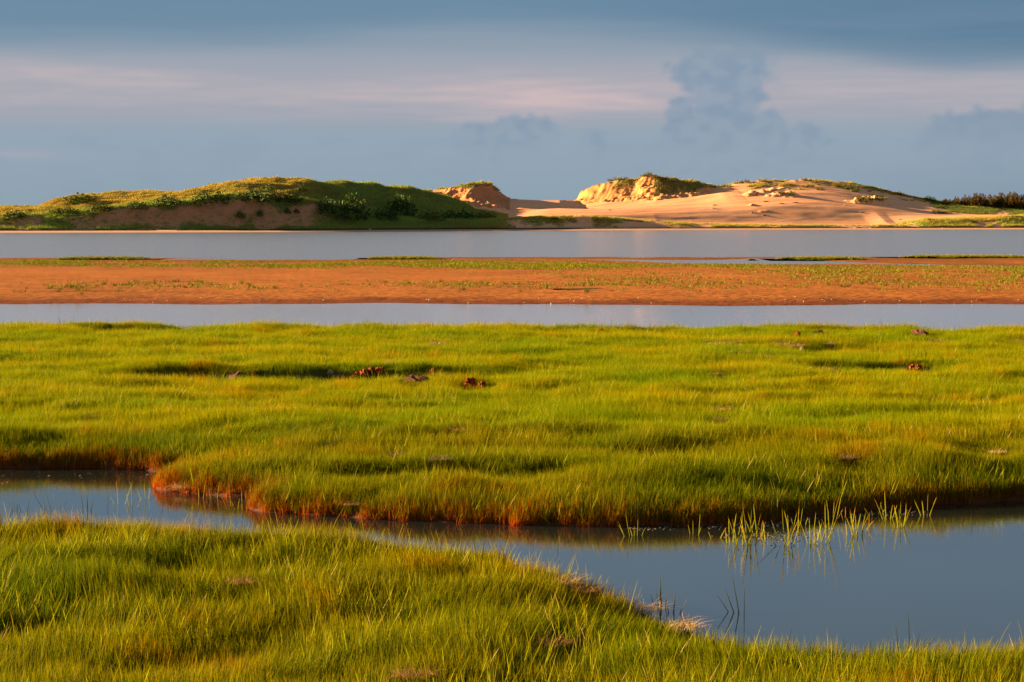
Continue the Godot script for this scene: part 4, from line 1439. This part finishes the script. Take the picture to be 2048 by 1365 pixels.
# a heap of dead bent straw
func straw_tuft(sd: int, blades: int, rad: float, h: float, w: float, c0: Color, c1: Color) -> ArrayMesh:
	rng.seed = sd
	var lean := rng.randf() * TAU
	var t := Tris.new()
	for i in blades:
		var a := rng.randf() * TAU
		var base := Vector3(cos(a), 0, sin(a)) * rad * 1.1 * sqrt(rng.randf())
		var b := lean + rng.randfn() * 1.1 if rng.randf() < 0.6 else a + rng.randfn()
		var out := Vector3(cos(b), 0, sin(b))
		var dir := (out * rng.randf_range(0.2, 1.5) + Vector3.UP).normalized()
		var l := h * rng.randf_range(0.4, 1.25)
		var c := jit(c0.lerp(c1, rng.randf()), 0.2)
		var s := rng.randf() * TAU
		t.blade(base, dir, Vector3(cos(s), 0, sin(s)), l, w * rng.randf_range(0.6, 1.2), (out * rng.randf_range(0.0, 0.7) + Vector3(rng.randfn(), 0, rng.randfn()) * 0.25 + Vector3.DOWN * rng.randf_range(0.3, 0.95)) * l, 5, c * 0.9, c, c)
	return t.mesh()

func add_straw_and_clods() -> void:
	var sm := mat_leaf(Color(0.5, 0.45, 0.3), 0.8)
	var buff := [straw_tuft(601, 230, 0.17, 0.24, 0.0045, Color(0.36, 0.20, 0.07), Color(0.62, 0.40, 0.16)), straw_tuft(602, 200, 0.18, 0.19, 0.0045, Color(0.38, 0.21, 0.08), Color(0.60, 0.37, 0.15)), straw_tuft(603, 220, 0.19, 0.18, 0.005, Color(0.28, 0.13, 0.04), Color(0.46, 0.24, 0.08))]
	for s in STRAW:
		var p := spot_on_marsh(s[0], s[1], 0.2)
		var o := put("straw_tuft", buff[s[3]], sm)
		o.position = p + Vector3(0, 0.11 if s[1] < 1100 else 0.17, 0)
		var k: float = s[2] * -p.z / F / 0.45
		o.scale = Vector3(k * 1.3, clampf(k * 1.1, 0.65, 1.4), k * 1.1) * (1.0 if s[1] < 1100 else 1.25)
		o.rotation.y = float(s[0])
		tag(o, s[4], "straw tuft", "dead straw tufts on the marsh")
	var red := [lump(610, Vector3(0.14, 0.11, 0.10), 0.9, Color(0.10, 0.022, 0.006), Color(0.36, 0.075, 0.010)), lump(611, Vector3(0.08, 0.075, 0.08), 0.8, Color(0.10, 0.024, 0.006), Color(0.30, 0.065, 0.010)), lump(612, Vector3(0.32, 0.10, 0.15), 0.8, Color(0.06, 0.022, 0.012), Color(0.14, 0.05, 0.025)), lump(613, Vector3(0.07, 0.07, 0.06), 0.6, Color(0.24, 0.16, 0.10), Color(0.38, 0.27, 0.18))]
	var mm := mat_plain(0.95)
	for s in CLODS:
		var p := spot_on_marsh(s[0], s[1], 0.12)
		var o := put("peat_clod", red[s[2]], mm)
		o.position = p + Vector3(0, 0.09 if s[2] != 2 else 0.07, 0)
		o.rotation.y = float(s[0])
		tag(o, s[3], "peat clod", "peat clods in the marsh hollows")

# ------------------------------------------------------------------ build
func _ready() -> void:
	var cam := Camera3D.new()
	cam.name = "camera"
	cam.fov = rad_to_deg(2.0 * atan(682.5 / F))
	cam.near = 0.5
	cam.far = 9000.0
	cam.position = Vector3(0, EYE, 0)
	cam.rotation_degrees = Vector3(-PITCH, 0, 0)
	add_child(cam)
	cam.current = true
	var env := Environment.new()
	env.background_mode = Environment.BG_SKY
	var sm := PanoramaSkyMaterial.new()
	sm.panorama = make_sky()
	sm.energy_multiplier = 1.0
	env.sky = Sky.new()
	env.sky.sky_material = sm
	env.background_energy_multiplier = 1.0 / EXPOSURE
	env.tonemap_mode = Environment.TONE_MAPPER_LINEAR
	env.tonemap_exposure = EXPOSURE
	env.sdfgi_enabled = true
	env.ssao_enabled = true
	env.ssil_enabled = true
	var we := WorldEnvironment.new()
	we.name = "environment"
	we.environment = env
	add_child(we)
	var sun := DirectionalLight3D.new()
	sun.name = "sun"
	sun.light_color = Color(1.0, 0.76, 0.43).linear_to_srgb()
	sun.light_energy = 1.6
	sun.light_angular_distance = 0.5
	sun.shadow_enabled = true
	var el := deg_to_rad(12.3)
	var az := deg_to_rad(15.0)
	var to_sun := Vector3(-cos(el) * cos(az), sin(el), -cos(el) * sin(az))
	sun.look_at_from_position(to_sun * 50.0, Vector3.ZERO, Vector3.UP)
	add_child(sun)

	# the ground under everything, then the three waters
	var gp := PlaneMesh.new()
	gp.size = Vector2(8000, 8000)
	var g := put("ground", gp, mat_color(Color(0.25, 0.12, 0.06)))
	g.position = Vector3(0, -1.0, -1000)
	tag(g, "sandy bed under the water", "ground", "", "structure")
	water("pond_water", -60.0, 60.0, -8.0, -60.0, 0.68, 0.03, 0.4, 0.02, Color(0.012, 0.014, 0.012), "still dark pond in the marsh mirroring the sky")
	water("channel_water", -200.0, 200.0, -60.0, -150.0, 1.0, 0.05, 0.15, 0.03, Color(0.15, 0.13, 0.115), "smooth tidal channel between the marsh and the sandbar")
	water("lagoon_water", -1500.0, 1500.0, -150.0, -3000.0, 1.0, 0.17, 0.04, 0.35, Color(0.15, 0.13, 0.118), "rippled grey lagoon before the dunes")

	build_marsh()
	build_sandbar()
	build_dunes()
	clear_spots()
	grow_marsh()
	grow_sandbar()
	grow_dunes()
	add_shrubs()
	add_conifers()
	add_dune_details()
	add_sandbar_things()
	add_reeds()
	add_straw_and_clods()
